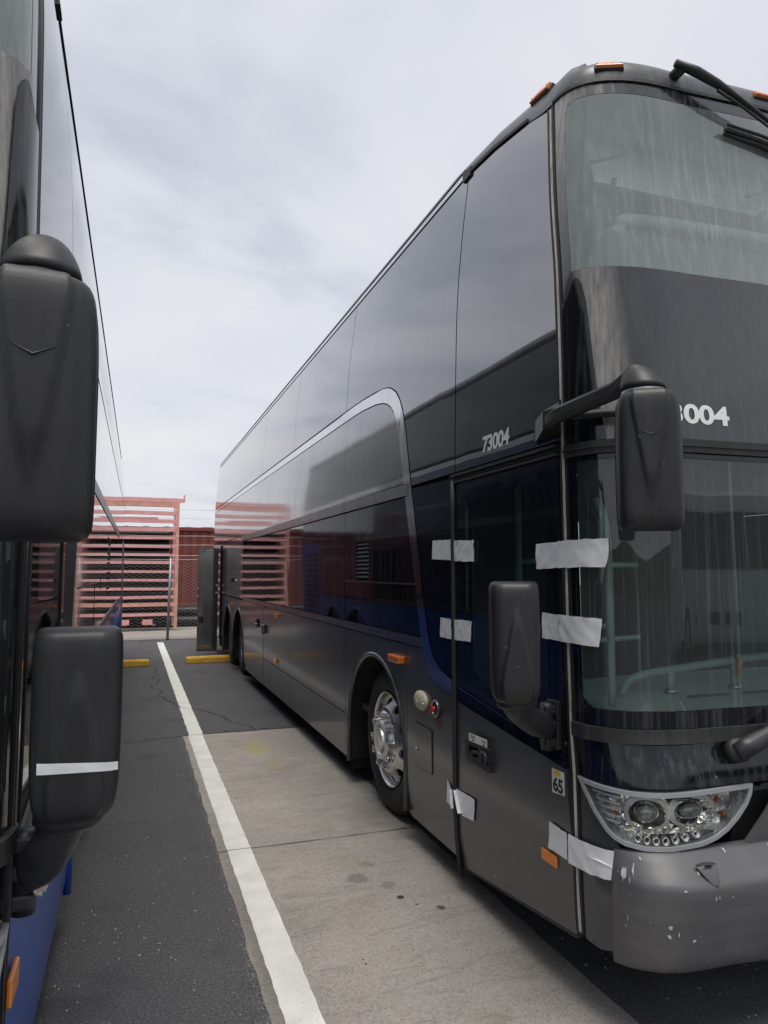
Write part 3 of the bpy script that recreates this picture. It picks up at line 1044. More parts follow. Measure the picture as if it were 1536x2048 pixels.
def inset_poly(poly, d):
    """rough inward inset of a closed polygon"""
    n = len(poly)
    area = sum(poly[i][0] * poly[(i + 1) % n][1] - poly[(i + 1) % n][0] * poly[i][1] for i in range(n))
    s = 1 if area > 0 else -1
    out = []
    for i in range(n):
        a, b, c = Vector(poly[i - 1]), Vector(poly[i]), Vector(poly[(i + 1) % n])
        e1 = (b - a).normalized(); e2 = (c - b).normalized()
        n1_ = Vector((-e1.y, e1.x)) * s; n2_ = Vector((-e2.y, e2.x)) * s
        bis = (n1_ + n2_)
        if bis.length < 1e-6:
            bis = n1_
        bis.normalize()
        k = d / max(0.45, bis.dot(n1_))
        q = b + bis * k
        out.append((q.x, q.y))
    return out


def make_coach(B, cfg):
    root = B.root
    S, Fs = side_surf, front_surf
    UP, MID, BAND, LOW, ZONE = cfg['up'], cfg['mid'], cfg['band'], cfg['low'], cfg['zone']
    yfr = lambda z: f_yp(z) + 0.047
    # ---------------------------------------------------------- dark structural core behind the panels
    arches = [(4.745, .45, .61), (11.50, .45, .60), (12.80, .45, .60)]
    core_holes = []
    core_holes.append([(2.56, 1.0), (3.30, 1.08), (3.30, 2.03), (2.56, 2.03)])
    core_holes.append([(13.66, .22), (14.06, .22), (14.06, 2.04), (13.66, 2.04)])
    core = [(2.42, .30), (3.4, .2)]
    for cy, cz, r in arches:
        core += circle_holes_arch(cy, cz, r - .004, .2)
    core += [(YR - .02, .2), (YR - .02, 3.84), (3.4, 3.80), (2.60, 3.66), (2.47, 3.0), (2.43, 2.0)]
    far_core = [(2.42, .30), (3.4, .2), (YR - .02, .2), (YR - .02, 3.84), (3.4, 3.80), (2.60, 3.66), (2.47, 3.0), (2.43, 2.0)]
    B.patch('body_core', core, S, 'core_black', -0.016, 0.03, res=.3, holes=core_holes, back=True)
    # ---------------------------------------------------------- upper deck glazing
    q = [(yfr(z), z) for z in zrange(2.155, 3.66, 10)] + [(2.75, 3.712), (3.0, 3.764), (3.2, 3.80), (3.397 - G, 3.822), (3.397 - G, 2.155)]
    B.patch('quarter_panel', q, S, UP, 0.0, res=.1)
    cut = [p for p in OUTER if p[1] > 2.16]
    w1 = [(3.397 + G, 3.822), (3.397 + G, 2.155), (interp_poly(OUTER, 2.155) - .008, 2.155)] + [(y - .008, z + .006) for y, z in cut[::-1] if y < 5.49 - G] + [(5.49 - G, 2.938), (5.49 - G, 3.822)]
    B.patch('window_pane', w1, S, UP, 0.0, res=.1)
    edges = [5.49, 7.52, 9.55, 11.59, 13.62, YR]
    for a, b in zip(edges, edges[1:]):
        B.patch('window_pane', [(a + G * .7, 2.938), (b - G * .7, 2.938), (b - G * .7, 3.822), (a + G * .7, 3.822)], S, UP, 0.0, res=.15)
    B.patch('gutter_strip', [(3.46, 3.829), (YR, 3.829), (YR, 3.864), (3.46, 3.864)], S, cfg.get('gutter', 'silver_trim'), .006, .02, res=.3)
    B.patch('gutter_seal', [(2.75, 3.722), (3.1, 3.79), (3.44, 3.829), (3.44, 3.875), (YR, 3.875), (YR, 3.868), (3.455, 3.868), (3.45, 3.855), (3.1, 3.81), (2.75, 3.738)], S, 'dark_seal', .010 if cfg['detail'] else .002, .02, res=.2)
    B.patch('corner_block', [(3.36, 3.80), (3.45, 3.80), (3.47, 3.868), (3.36, 3.852)], S, 'rubber', .012, .02, res=.1)
    # ---------------------------------------------------------- swoosh strip
    sw = [(YR, 2.925), (5.691, 2.927)] + OUTER[1:] + INNER[::-1][:-1] + [(5.691, 2.850), (YR, 2.855)]
    sw = [(y, z - .006 if y > 4.6 and z > 2.88 else z) for y, z in sw]
    B.patch('swoosh_strip', sw, S, 'silver_trim', .003, .016, res=.12)
    # ---------------------------------------------------------- mid panels
    zr = 2.184
    inn = [p for p in INNER if p[1] > zr]
    yz = interp_poly(INNER, zr)
    B.patch('side_panel', [(yz + .008, zr)] + [(y + .008, z - .007) for y, z in inn[::-1] if y < 5.47] + [(5.485 - .002, 2.842), (5.485 - .002, zr)], S, MID, 0.0, res=.1)
    B.patch('side_panel', [(5.485 + .002, zr), (11.15, zr), (11.15, 2.848), (5.485 + .002, 2.842)], S, MID, 0.0, res=.2)
    B.patch('side_panel', [(11.153, zr), (YR, zr), (YR, 2.848), (11.153, 2.848)], S, MID, 0.0, res=.2)
    # ---------------------------------------------------------- belt rail
    B.patch('belt_rail', [(4.10, 2.098), (5.475, 2.10), (5.475, 2.178), (4.07, 2.172)], S, 'dull_rail', cfg.get('rail', .018), .03, res=.1)
    B.patch('belt_rail', [(5.485, 2.10), (11.13, 2.098), (11.13, 2.178), (5.485, 2.178)], S, 'dull_rail', cfg.get('rail', .018), .03, res=.2)
    # ---------------------------------------------------------- glass band
    zt, zb = 2.092, 1.250
    cut = [p for p in INNER if zb < p[1] < zt]
    g1 = [(interp_poly(INNER, zt) + .01, zt), (5.465, zt), (5.465, zb), (interp_poly(INNER, zb) + .01, zb)] + [(y + .01, z) for y, z in cut[::-1]]
    sill = 1.56
    lo_ = [p for p in g1 if p[1] < sill - .01]
    g_up = [(interp_poly(INNER, zt) + .01, zt), (5.465, zt), (5.465, sill), (interp_poly(INNER, sill) + .01, sill)] + [(y + .01, z) for y, z in cut[::-1] if z > sill]
    g_lo = [(interp_poly(INNER, sill) + .01, sill - .012), (5.465, sill - .012), (5.465, zb), (interp_poly(INNER, zb) + .01, zb)] + [(y + .01, z) for y, z in cut[::-1] if z < sill - .02]
    gu = B.patch('lower_window', g_up, S, BAND, 0.0, res=.1, holes=[[(4.86, 1.57), (5.17, 1.57), (5.17, 1.845), (4.86, 1.845)]] if cfg.get('grille') else [])
    B.patch('lower_window', g_lo, S, BAND, -.002, res=.1)
    B.patch('sill_strip', [(interp_poly(INNER, sill) + .012, sill - .011), (5.46, sill - .011), (5.46, sill - .001), (interp_poly(INNER, sill) + .014, sill - .001)], S, 'dull_rail', .003, .01, res=.2)
    for a, b in ((5.475, 9.165), (9.175, 10.235), (10.245, 11.03)):
        B.patch('lower_window', [(a, zt), (b, zt), (b, zb), (a, zb)], S, BAND, 0.0, res=.2)
    B.patch('trim_strip', [(3.87, 1.19), (10.97, 1.19), (10.97, 1.243), (3.89, 1.243)], S, 'dull_rail', .006, .02, res=.2)
    # ---------------------------------------------------------- forward zone between swoosh and door
    zt2 = 2.135
    cut = [p for p in OUTER if p[1] < zt2 and p[0] > 3.47]
    B.patch('forward_panel', [(3.432, zt2 - .01), (interp_poly(OUTER, zt2) - .008, zt2)] + [(y - .008, z) for y, z in cut] + [(3.432, 1.072)], S, ZONE, 0.0, res=.1)
    # ---------------------------------------------------------- skirt
    zs = 1.183
    arch = lambda cy, cz, r, zb_: [(cy - r, zb_)] + [(cy + r * math.cos(R(180 - 9 * i)), cz + r * math.sin(R(9 * i))) for i in range(21)] + [(cy + r, zb_)]
    cy, cz, r = arches[0]
    fa = [(4.115, .165)] + arch(cy, cz, r, .185) + [(5.436, .19), (5.436, zs), (4.115, zs)]
    B.patch('arch_panel', fa, S, LOW, 0.0, res=.1)
    low_front = [(3.432, .16), (4.107, .165), (4.107, zs), (3.86, zs)] + [(y + .006, z - .004) for y, z in INNER if z < zs][:] + [(3.432, .969)]
    B.patch('front_skirt', low_front, S, LOW, 0.0, res=.08)
    B.patch('luggage_door', [(5.446, .532), (9.14, .532), (9.14, zs), (5.446, zs)], S, LOW, 0.0, res=.2)
    B.patch('skirt_panel', [(5.446, .19), (7.46, .187), (7.46, .524), (5.446, .524)], S, LOW, 0.0, res=.15)
    B.patch('skirt_panel', [(7.468, .187), (9.14, .183), (9.14, .524), (7.468, .524)], S, LOW, 0.0, res=.15)
    B.patch('service_door', [(9.155, .183), (10.23, .18), (10.23, zs), (9.155, zs)], S, LOW, 0.002, res=.15)
    c1, c2 = arches[1], arches[2]
    rr_ = [(10.245, .18)] + arch(*c1, .18) + arch(*c2, .18) + [(13.62, .18), (13.62, 1.20), (10.245, 1.183)]
    B.patch('arch_panel', rr_, S, LOW, 0.0, res=.1)
    # rear quarter, hatch panels
    B.patch('rear_hatch', [(11.06, 1.212), (11.80, 1.214), (11.80, 2.175), (11.16, 2.175), (11.14, 2.09), (11.06, 2.09)], S, MID, 0.0, res=.15)
    B.patch('rear_hatch', [(11.81, 1.214), (13.42, 1.214), (13.42, 2.175), (11.81, 2.175)], S, MID, 0.0, res=.15)
    B.patch('rear_hatch', [(13.43, 1.22), (13.62, 1.22), (13.62, 2.175), (13.43, 2.175)], S, MID, 0.0, res=.15)
    if cfg.get('open_door'):
        B.patch('rear_header', [(13.63, 2.12), (14.10, 2.12), (14.10, 2.175), (13.63, 2.175)], S, MID, 0.0, res=.15)
        B.patch('rear_panel', [(14.11, .2), (YR, .22), (YR, 2.175), (14.11, 2.175)], S, MID, 0.0, res=.2)
        # compartment walls
        B.box('engine_bay', (0.55, 13.86, 1.12), (0.02, .44, 1.9), 'core_black')
        for k in range(3):
            B.tube('bay_hose', [(0.25 + .1 * k, 13.7, .5 + .5 * k), (0.2, 13.86, .6 + .5 * k), (0.3, 14.03, .45 + .5 * k)], .03, 'rubber')
    else:
        B.patch('engine_door', [(13.63, .2), (YR, .22), (YR, 2.175), (13.63, 2.175)], S, LOW, 0.0, res=.2)
        for k in range(14):
            z = .62 + .1 * k
            v = []
            for y in (13.95, 14.9):
                v += [(-.001, y, z + .07), (-.005, y, z), (-.001, y, z)]
            B.mesh('louvre', v, [(0, 1, 4, 3), (1, 2, 5, 4), (0, 2, 1), (3, 4, 5)], 'dark_seal', None, False)
    # ---------------------------------------------------------- arch lips and wells
    for cy, cz, r in arches:
        pts = [(0, cy - r + .005, .19)] + [(0, cy + (r - .005) * math.cos(R(180 - 7.5 * i)), cz + (r - .005) * math.sin(R(7.5 * i))) for i in range(25)] + [(0, cy + r - .005, .19)]
        B.tube('arch_lip', [Vector(p) + Vector((.006, 0, 0)) for p in pts], .019, LOW, None, 8)
        rings = []
        for x in (.02, .62):
            rings.append([Vector((x, cy - r + .01, .2))] + [Vector((x, cy + (r - .01) * math.cos(R(180 - 10 * i)), cz + (r - .01) * math.sin(R(10 * i)))) for i in range(19)] + [Vector((x, cy + r - .01, .2))])
        v, f = loft(rings, cap=False, closed=False)
        n_ = len(rings[0])
        f.append(tuple(range(n_, 2 * n_)))
        B.mesh('wheel_well', v, f, 'underbody', None, False)
    # mud flap behind the front wheel
    B.box('mud_flap', (.22, 5.40, .26), (.36, .015, .30), 'underbody', None, .004)
    wheel(B, .085, 4.67, .49, .49, True)
    wheel(B, .10, 11.62, .49, .49, False)
    wheel(B, .10, 12.92, .49, .49, False)
    # ---------------------------------------------------------- corner pillar: rubber bead with worn strip
    B.patch('pillar_seal', [(-.046, z) for z in zrange(.30, 3.665, 16)] + [(.003, z) for z in zrange(3.665, .30, 16)], Fs, 'rubber', -.002, .02, res=.06)
    for a, b in ((-.042, -.030), (-.008, .002)):
        B.patch('pillar_bead', [(a, z) for z in zrange(.30, 3.66, 20)] + [(b, z) for z in zrange(3.66, .30, 20)], Fs, 'dark_seal', .006, .01, res=.1)
    B.patch('pillar_strip', [(-.028, z) for z in zrange(.30, 3.65, 20)] + [(-.012, z) for z in zrange(3.65, .30, 20)], Fs, cfg['strip'], .005, .008, res=.08)
    # ---------------------------------------------------------- roof
    loop = []
    for i in range(27):
        y = YR - (YR - 2.62) * i / 26
        zb_ = 3.872 if y > 3.42 else 3.872 - .188 * ((3.42 - y) / .8) ** 1.25
        loop.append((Vector((f_xs(zb_), y, zb_)), Vector((1, 0, 0)), 0.0))
    for i in range(0, 60):
        u = -.02 + (mirror_u(-.02, 3.68) + .02) * i / 59
        # cluster at corners
        um = mirror_u(0, 3.68)
        t = i / 59
        u = (-.02 + .70 * t * 3) if t < 1 / 3 else ((.68 + (um - 1.36) * (t * 3 - 1)) if t < 2 / 3 else (um - .68 + .70 * (t * 3 - 2)))
        p = front_surf(u, 3.676, 0)
        pn = front_surf(u, 3.676, .01) - p
        nv = Vector((-pn.x, -pn.y, 0)).normalized()
        w_ = max(0.0, min(1.0, nv.y))
        loop.append((p, nv, w_))
    for i in range(27):
        y = 2.62 + (YR - 2.62) * i / 26
        zb_ = 3.872 if y > 3.42 else 3.872 - .188 * ((3.42 - y) / .8) ** 1.25
        loop.append((Vector((2 * HW - f_xs(zb_), y, zb_)), Vector((-1, 0, 0)), 0.0))
    sprof = [(0, 0), (.004, .022), (.015, .048), (.04, .078), (.085, .106), (.16, .128), (.30, .142), (.6, .155), (.85, .162)]
    fprof = [(0, 0), (.002, .036), (.010, .072), (.030, .104), (.070, .134), (.16, .172), (.36, .225), (.70, .295), (1.0, .335)]
    rings = []
    for k in range(len(sprof)):
        ring = []
        for p, nv, w_ in loop:
            d = sprof[k][0] * (1 - w_) + fprof[k][0] * w_
            zt_ = p.z + sprof[k][1] * (1 - w_) + fprof[k][1] * w_
            low = max(0.0, 3.872 - p.z) * (k / (len(sprof) - 1)) ** 1.6 * (1 - w_) ** 2.5
            q_ = p + nv * min(d, .16)
            if d > .16:
                T_ = Vector((HW, min(max(p.y, 3.3 + .4 * w_), YR), p.z))
                q_ = q_.lerp(T_, min(1.0, (d - .16) / 1.15))
            ring.append(q_ + Vector((0, 0, zt_ - p.z + low)))
        rings.append(ring)
    v, f = loft(rings, cap=False, closed=False)
    b0 = (len(rings) - 1) * len(loop); nl = len(loop); hatch = []  # hatch: corners of the added, unseen skylight
    for i in range(nl // 2 - 1):
        if 2.7 < (v[b0 + i][1] + v[b0 + i + 1][1]) / 2 < 4.7:      # unseen glazed roof opening, added to brighten the upper deck
            hatch += [v[b0 + i], v[b0 + i + 1], v[b0 + nl - 2 - i], v[b0 + nl - 1 - i]]
            continue
        f.append((b0 + i, b0 + i + 1, b0 + nl - 2 - i, b0 + nl - 1 - i))
    B.mesh('roof', v, f, 'roof_paint')
    B.mesh('added_skylight', hatch, [tuple(range(4 * i, 4 * i + 4)) for i in range(len(hatch) // 4)], 'tinted_pane', None, False)
    # ---------------------------------------------------------- front, upper deck
    ul = .006
    zc0, zc1 = 2.822, 3.612
    outerp = front_strip(2.125, 3.672, ul, 14)
    clear = [(.075, z) for z in zrange(zc0, zc1 - .05, 8)] + [(.095, zc1 - .015), (.14, zc1)] + [(mirror_u(.14, zc1), zc1), (mirror_u(.095, zc1), zc1 - .015)] + [(mirror_u(.075, z), z) for z in zrange(zc1 - .05, zc0, 8)]
    B.patch('windscreen_surround', outerp, Fs, 'weathered_frit_painted_sheen', 0.0, .008, res=.045, holes=[clear])
    B.patch('upper_windscreen', inset_poly(clear, .0015), Fs, 'upper_screen', -.001, .003, res=.045)
    B.patch('screen_seal', front_strip(3.668, 3.684, .0, 2), Fs, 'rubber', .008, .02, res=.05)
    acc = [(.004, 2.125), (.004, 2.703), (.035, 2.712), (.059, 2.735), (.082, 2.772), (.100, 2.789), (.118, 2.787), (.139, 2.762), (.156, 2.695), (.164, 2.523), (.170, 2.36), (.186, 2.239), (.206, 2.125)]
    B.patch('pillar_cover', acc, Fs, 'black_gloss', .005, .006, res=.03)
    B.patch('waist_seal', front_strip(2.072, 2.122, .0, 3), Fs, 'rubber', .016, .03, res=.04)
    B.patch('waist_bead', front_strip(2.094, 2.102, .0, 1), Fs, 'rubber', .022, .01, res=.05)
    # ---------------------------------------------------------- front, lower deck
    zc0, zc1 = 1.128, 2.052
    clear = [(.046, z) for z in zrange(zc0 + .03, zc1, 8)] + [(mirror_u(.046, z), z) for z in zrange(zc1, zc0 + .03, 8)] + [(mirror_u(.10, zc0), zc0), (.10, zc0)]
    B.patch('windscreen_surround', front_strip(1.066, 2.071, ul, 10), Fs, 'black_gloss', 0.0, .008, res=.045, holes=[clear])
    B.patch('lower_windscreen', inset_poly(clear, .0015), Fs, 'lower_screen', -.001, .003, res=.045)
    B.patch('sill_seal', front_strip(1.014, 1.065, .0, 3), Fs, 'rubber', .018, .03, res=.04)
    B.patch('apron_panel', front_strip(.874, 1.013, ul, 3), Fs, 'black_gloss', .002, .015, res=.045)
    # ---------------------------------------------------------- headlamps (near one in full, far one the same by symmetry)
    HL = [(0.004, 0.869), (0.11, 0.866), (0.254, 0.862), (0.401, 0.862), (0.565, 0.866), (0.74, 0.872), (0.735, 0.838), (0.715, 0.80), (0.677, 0.757), (0.63, .718), (0.585, 0.694), (0.531, 0.677), (0.419, 0.667), (0.315, 0.667), (0.228, 0.676), (0.18, .69), (0.144, 0.71), (0.08, 0.765), (0.028, 0.83)]
    HLi = inset_poly(HL, .0145)
    for far in (False, True):
        if far and not cfg.get('far_lamp', True):
            continue
        if far:
            um = mirror_u(0, .8)
            sf = lambda a, b, off: front_surf(um - a, b, off)
        else:
            sf = Fs
        hb = B.patch('headlight', inset_poly(HL, .006), sf, 'lamp_bowl', -.030, .004, res=.03)
        B.patch('bezel', HL, sf, 'bezel_grey', .012, .05, hb, .03, holes=[HLi])
        B.patch('lens_cover', inset_poly(HL, .0138), sf, 'clear_lens', .006, .002, hb, .03)
        if far:
            continue
        for (cu, cz_, rr, ru) in ((.325, .785, .052, .085), (.507, .792, .046, .07)):
            # projector: tapered bowl ring, dark throat, domed lens
            def disc(r0, r1, off0, off1, nme, mt, par, n=28):
                rings = []
                for k in range(5):
                    t = k / 4
                    rr2 = r0 + (r1 - r0) * t; of = off0 + (off1 - off0) * t
                    rings.append([sf(cu + rr2 * ru / rr * math.cos(2 * PI * j / n), cz_ + rr2 * math.sin(2 * PI * j / n), of) for j in range(n)])
                v, f = loft(rings, cap=False)
                return B.mesh(nme, v, f, mt, par)
            pr = disc(rr * 1.28, rr * 0.98, -.02, -.006, 'projector_ring', 'lamp_ring', hb)
            disc(rr * 0.98, rr * 0.66, -.006, -.034, 'projector_bowl', 'lamp_bowl', hb)
            disc(rr * 0.66, rr * 0.58, -.034, -.014, 'projector_collar', 'lamp_dark', hb)
            dome = []
            for k in range(6):
                t = k / 5 * PI / 2
                dome.append([sf(cu + rr * .58 * math.cos(t) * ru / rr * math.cos(2 * PI * j / 24) + 1e-5 * j, cz_ + rr * .58 * math.cos(t) * math.sin(2 * PI * j / 24), -.016 + .018 * math.sin(t)) for j in range(24)])
            v, f = loft(dome, cap=False)
            B.mesh('projector_lens', v, f, 'lamp_lens', hb)
        for k in range(7):                                   # row of small lamps along the lower edge
            cu, cz_ = .285 + .040 * k, .700 - .012 * math.sin(k / 6 * PI) + .004 * k * .5
            rings = []
            for rr2, of in ((.016, -.02), (.0155, -.006), (.0125, -.004), (.009, -.017), (.0005, -.017)):
                rings.append([sf(cu + rr2 * math.cos(2 * PI * j / 14), cz_ + rr2 * math.sin(2 * PI * j / 14), of) for j in range(14)])
            v, f = loft(rings, cap=False)
            rl = B.mesh('running_lamp', v, f, 'lamp_cup', hb)
            B.tube('lamp_core', [sf(cu, cz_, -.016), sf(cu, cz_, -.011)], .0045, 'lamp_dark', hb, 8)
        for k in range(5):                                   # ribbed side reflector
            z = .836 - .022 * k
            u0 = .052 + .020 * k
            poly = [(u0, z), (.20, z - .004), (.20, z - .010), (u0 + .004, z - .006)]
            B.patch('reflector_rib', poly, sf, 'lamp_ring', -.012, .02, hb, .04)
        for (cu, cz_) in ((.175, .776), (.615, .815), (.640, .765)):
            rings = []
            for rr2, of in ((.010, -.045), (.010, -.02), (.007, -.014), (.001, -.011)):
                rings.append([sf(cu + rr2 * 1.3 * math.cos(2 * PI * j / 12), cz_ + rr2 * math.sin(2 * PI * j / 12), of) for j in range(12)])
            v, f = loft(rings, cap=False)
            B.mesh('amber_bulb', v, f, 'amber_glass', hb)
        B.patch('reflector_shelf', [(.20, .735), (.66, .742), (.60, .712), (.56, .722), (.27, .716), (.22, .722)], sf, 'lamp_bowl', -.014, .025, hb, .03)
        B.patch('reflector_fin', [(.575, .84), (.69, .846), (.655, .80), (.60, .79)], sf, 'lamp_bowl', -.028, .012, hb, .03)
        B.patch('lamp_print', [(.43, .842), (.50, .842), (.50, .846), (.43, .846)], sf, 'ink_black', .0068, .0005, hb, .03)
        B.patch('lamp_print', [(.44, .835), (.52, .835), (.52, .8385), (.44, .8385)], sf, 'ink_black', .0068, .0005, hb, .03)
    # ---------------------------------------------------------- corner panel, grille, bumper
    um = mirror_u(0, .5)
    CP = [(0.004, 0.855), (.022, .822), (.075, .755), (.14, .70), (.185, .676), (.205, .660), (.197, .60), (.176, .476), (.172, .30), (.09, .285), (.004, .29)]
    B.patch('corner_panel', CP, Fs, cfg.get('corner', LOW), 0.0, .012, res=.04)
    B.patch('corner_panel', CP, lambda a, b, o_: front_surf(um - a, b, o_), cfg.get('corner', LOW), 0.0, .012, res=.06)
    B.patch('grille_recess', [(.70, .64), (mirror_u(.70, .7), .64), (mirror_u(.75, .87), .868), (.75, .868)], Fs, 'core_black', -.06, .01, res=.15)
    B.patch('grille_panel', [(.70, .655), (.735, .69), (.80, .76), (.86, .835), (mirror_u(.86, .8), .835), (mirror_u(.735, .7), .69), (mirror_u(.70, .7), .655)], Fs, 'bumper_grey', .012, .02, res=.06)
    B.patch('bracket', [(.752, .838), (.86, .842), (.86, .866), (.80, .862), (.79, .853), (.752, .858)], Fs, 'rubber', -.01, .03, res=.04)
    prof = [(.668, -.02), (.666, .004), (.660, .016), (.640, .038), (.615, .066), (.595, .088), (.588, .0945), (.580, .099), (.570, .1015), (.545, .102), (.50, .101), (.45, .099), (.40, .096), (.36, .093), (.335, .089), (.315, .082), (.298, .068), (.282, .046), (.268, .018), (.262, -.02), (.262, -.06)]
    us = [.170, .172, .176, .182, .190, .202, .216, .235, .26, .30, .36, .43, .5, .6, .75, .95, 1.15, um / 2]
    us = us + [um - q_ for q_ in us[::-1][1:]]
    rings = []
    for u in us:
        ue = min(u, um - u)
        k = min(1.0, max(0.0, (ue - .170) / .23))
        k = .10 + .90 * (1 - (1 - k) ** 1.8)
        kt = min(1.0, max(0.0, (ue - .60) / .25)); kt = kt * kt * (3 - 2 * kt)
        ring = []
        for z, o_ in prof:
            tilt = 0.0 if z < .45 else .014 * (1 - k)
            z2 = z - tilt - (.018 * kt if z < .34 else 0)
            uu = u + (.03 * (z - .47) if ue < .3 else 0) * (1 if u < um / 2 else -1)
            bulge = 1 - (.16 * kt if z < .37 else 0)
            ring.append(front_surf(uu, z2, (o_ if o_ > 0 else o_) * (k if o_ > 0 else 1) * bulge + .006))
        rings.append(ring)
    v, f = loft(rings, cap=False, closed=False)
    np_ = len(prof)
    f += [tuple(range(np_)), tuple(range((len(rings) - 1) * np_, len(rings) * np_))]
    bp = B.mesh('bumper', v, f, 'bumper_grey' if not cfg.get('bumper') else cfg['bumper'])
    if cfg['detail']:
        # torn-out fog lamp clip and dented socket
        rings = []
        for t in range(7):
            q = t / 6
            cu_, cz_ = .505 + .012 * q, .640 - .060 * q
            hw_, hd_ = .030 * (1 - q) ** .7 + .002, .020 * (1 - q) ** .6
            rings.append([front_surf(cu_ + hw_ * math.cos(2 * PI * j / 16), cz_ + .006 * math.sin(2 * PI * j / 16) * (1 - q), .052 + .052 * q + hd_ * (.6 - .4 * math.sin(2 * PI * j / 16))) for j in range(16)])
        v, f = loft(rings)
        B.mesh('tow_eye_pocket', v, f, 'bumper_grey', bp)
        B.patch('pocket_hole', [(.493, .640), (.500, .645), (.515, .644), (.520, .640), (.510, .637)], lambda a, b, o_: front_surf(a, b, .075 + o_), 'core_black', .002, .004, bp, .05)
        random.seed(5)
        for (u, z, w_, h_) in ((.226, .592, .026, .050), (.262, .612, .009, .040), (.250, .585, .005, .026), (.375, .46, .016, .016), (.372, .432, .016, .014), (.40, .44, .005, .018), (.247, .46, .004, .022),
                               (.24, .43, .004, .016), (.285, .648, .016, .010), (.42, .578, .012, .006), (.51, .548, .004, .018), (.52, .55, .003, .012), (.56, .545, .008, .003), (.48, .618, .010, .012), (.60, .66, .010, .014)):
            n_ = 13
            po = [(u + w_ * .5 * math.cos(2 * PI * j / n_) * random.uniform(.25, 1.15), z + h_ * .5 * math.sin(2 * PI * j / n_) * random.uniform(.3, 1.2)) for j in range(n_)]

            def bsurf(a, b, off):
                zz = [q[0] for q in prof]; oo = [q[1] for q in prof]
                o2 = 0
                for i in range(len(prof) - 1):
                    if zz[i + 1] <= b <= zz[i]:
                        o2 = oo[i] + (oo[i + 1] - oo[i]) * (zz[i] - b) / (zz[i] - zz[i + 1])
                k = min(1.0, max(0.0, (a - .170) / .23)); k = .10 + .90 * (1 - (1 - k) ** 1.8)
                return front_surf(a + (.03 * (b - .47) if a < .3 else 0), b, o2 * k + .006 + off)
            B.patch('paint_chip', po, bsurf, 'primer_grey', .0012, .003, bp, .05)
    # ---------------------------------------------------------- marker lamps on the brow
    def brow(u, k, o_=0):
        i0 = 1
        return None
    for (kind, c) in (('f', .315), ('s', 2.70), ('f', 1.02), ('f', mirror_u(.315, 3.68)), ('f', mirror_u(1.02, 3.68))):
        if kind == 'f':
            b0 = front_surf(c, 3.676, 0); nn = (front_surf(c, 3.676, .01) - b0) * 100
            e1 = (front_surf(c + .02, 3.676, 0) - front_surf(c - .02, 3.676, 0)).normalized()
            ctr = b0 - nn * .016 + Vector((0, 0, .066))
            nrm = (nn * .78 + Vector((0, 0, .62))).normalized()
        else:
            b0 = Vector((f_xs(3.8), c, 3.776)); e1 = Vector((0, -1, -.12)).normalized()
            ctr = b0 + Vector((.034, 0, .058)); nrm = Vector((-.85, 0, .53)).normalized()
        e2 = nrm.cross(e1).normalized()
        M_ = Matrix((e1, e2, nrm)).transposed()
        L_, H_ = (.115, .040) if kind == 'f' else (.15, .040)
        B.box('marker_base', ctr - nrm * .004, (L_ + .006, H_ + .006, .02), 'dark_seal', None, .004, M_)
        mk = B.box('marker_lamp', ctr + nrm * .010, (L_, H_, .018), 'amber_lens', None, .005, M_)
        B.box('lamp_facet', ctr + nrm * .0185 - e1 * L_ * .05, (L_ * .34, H_ * .72, .004), 'bright_amber', mk, .001, M_)
        for s_ in (-1, 1):
            B.box('screw', ctr + nrm * .0195 + e1 * s_ * L_ * .43, (.006, .006, .003), 'dark_seal', mk, .001, M_)
    # ---------------------------------------------------------- far side, tail, underside
    far = lambda a, b, off: Vector((2 * HW - side_surf(a, b, off).x, a, side_surf(a, b, off).z))
    fh = [[(2.6, 1.15), (4.0, 1.15), (4.0, 2.03), (2.6, 2.03)], [(2.75, 2.95), (7.4, 2.95), (7.4, 3.66), (3.2, 3.66), (2.85, 3.58)], [(7.6, 2.95), (15.0, 2.95), (15.0, 3.76), (7.6, 3.76)]]
    B.patch('far_wall', far_core, far, LOW, 0.0, .03, res=.3, holes=fh, back=True)
    for h_ in fh:
        B.patch('far_window', inset_poly(h_, .002), far, 'tinted_pane', -.01, .004, res=.4)
    tz = zrange(.2, 3.86, 16)
    tl = [Vector((f_xs(z) + .004, YR, z)) for z in tz] + [Vector((2 * HW - f_xs(z) - .004, YR, z)) for z in tz[::-1]]
    v, f = loft([tl, [p + Vector((0, .03, 0)) for p in tl]])
    B.mesh('tail_wall', v, f, LOW, None, False)
    B.box('chassis', (HW, 8.0, .42), (2.3, 4.6, .10), 'underbody')
    B.box('chassis', (HW, 3.1, .40), (2.2, 1.5, .10), 'underbody')
    B.box('chassis', (HW, 14.3, .42), (2.3, 1.7, .10), 'underbody')
    for y in (4.67, 11.62, 12.92):
        B.tube('axle', [(.3, y, .46), (2.3, y, .46)], .09, 'underbody')
        # far-side wheel, plain drum with tyre
        rings = [[Vector((x, y + r_ * math.cos(2 * PI * k / 32), .49 + r_ * math.sin(2 * PI * k / 32))) for k in range(32)] for r_, x in ((.1, 2.42), (.30, 2.44), (.31, 2.52), (.40, 2.53), (.48, 2.49), (.49, 2.45), (.49, 2.25), (.45, 2.22), (.2, 2.22))]
        v, f = loft(rings)
        B.mesh('far_tyre', v, f, 'tyre')
    # ---------------------------------------------------------- interior
    B.box('upper_floor', (HW, 8.9, 2.12), (2.46, 12.6, .06), 'interior_dark')
    B.box('lower_floor', (HW, 8.9, .60), (2.40, 12.5, .05), 'interior_dark')
    B.box('ceiling', (HW, 9.95, 3.80), (2.34, 10.3, .03), 'interior_grey')
    B.box('bulkhead', (HW, 5.4, 1.36), (2.4, .05, 1.46), 'interior_mid')
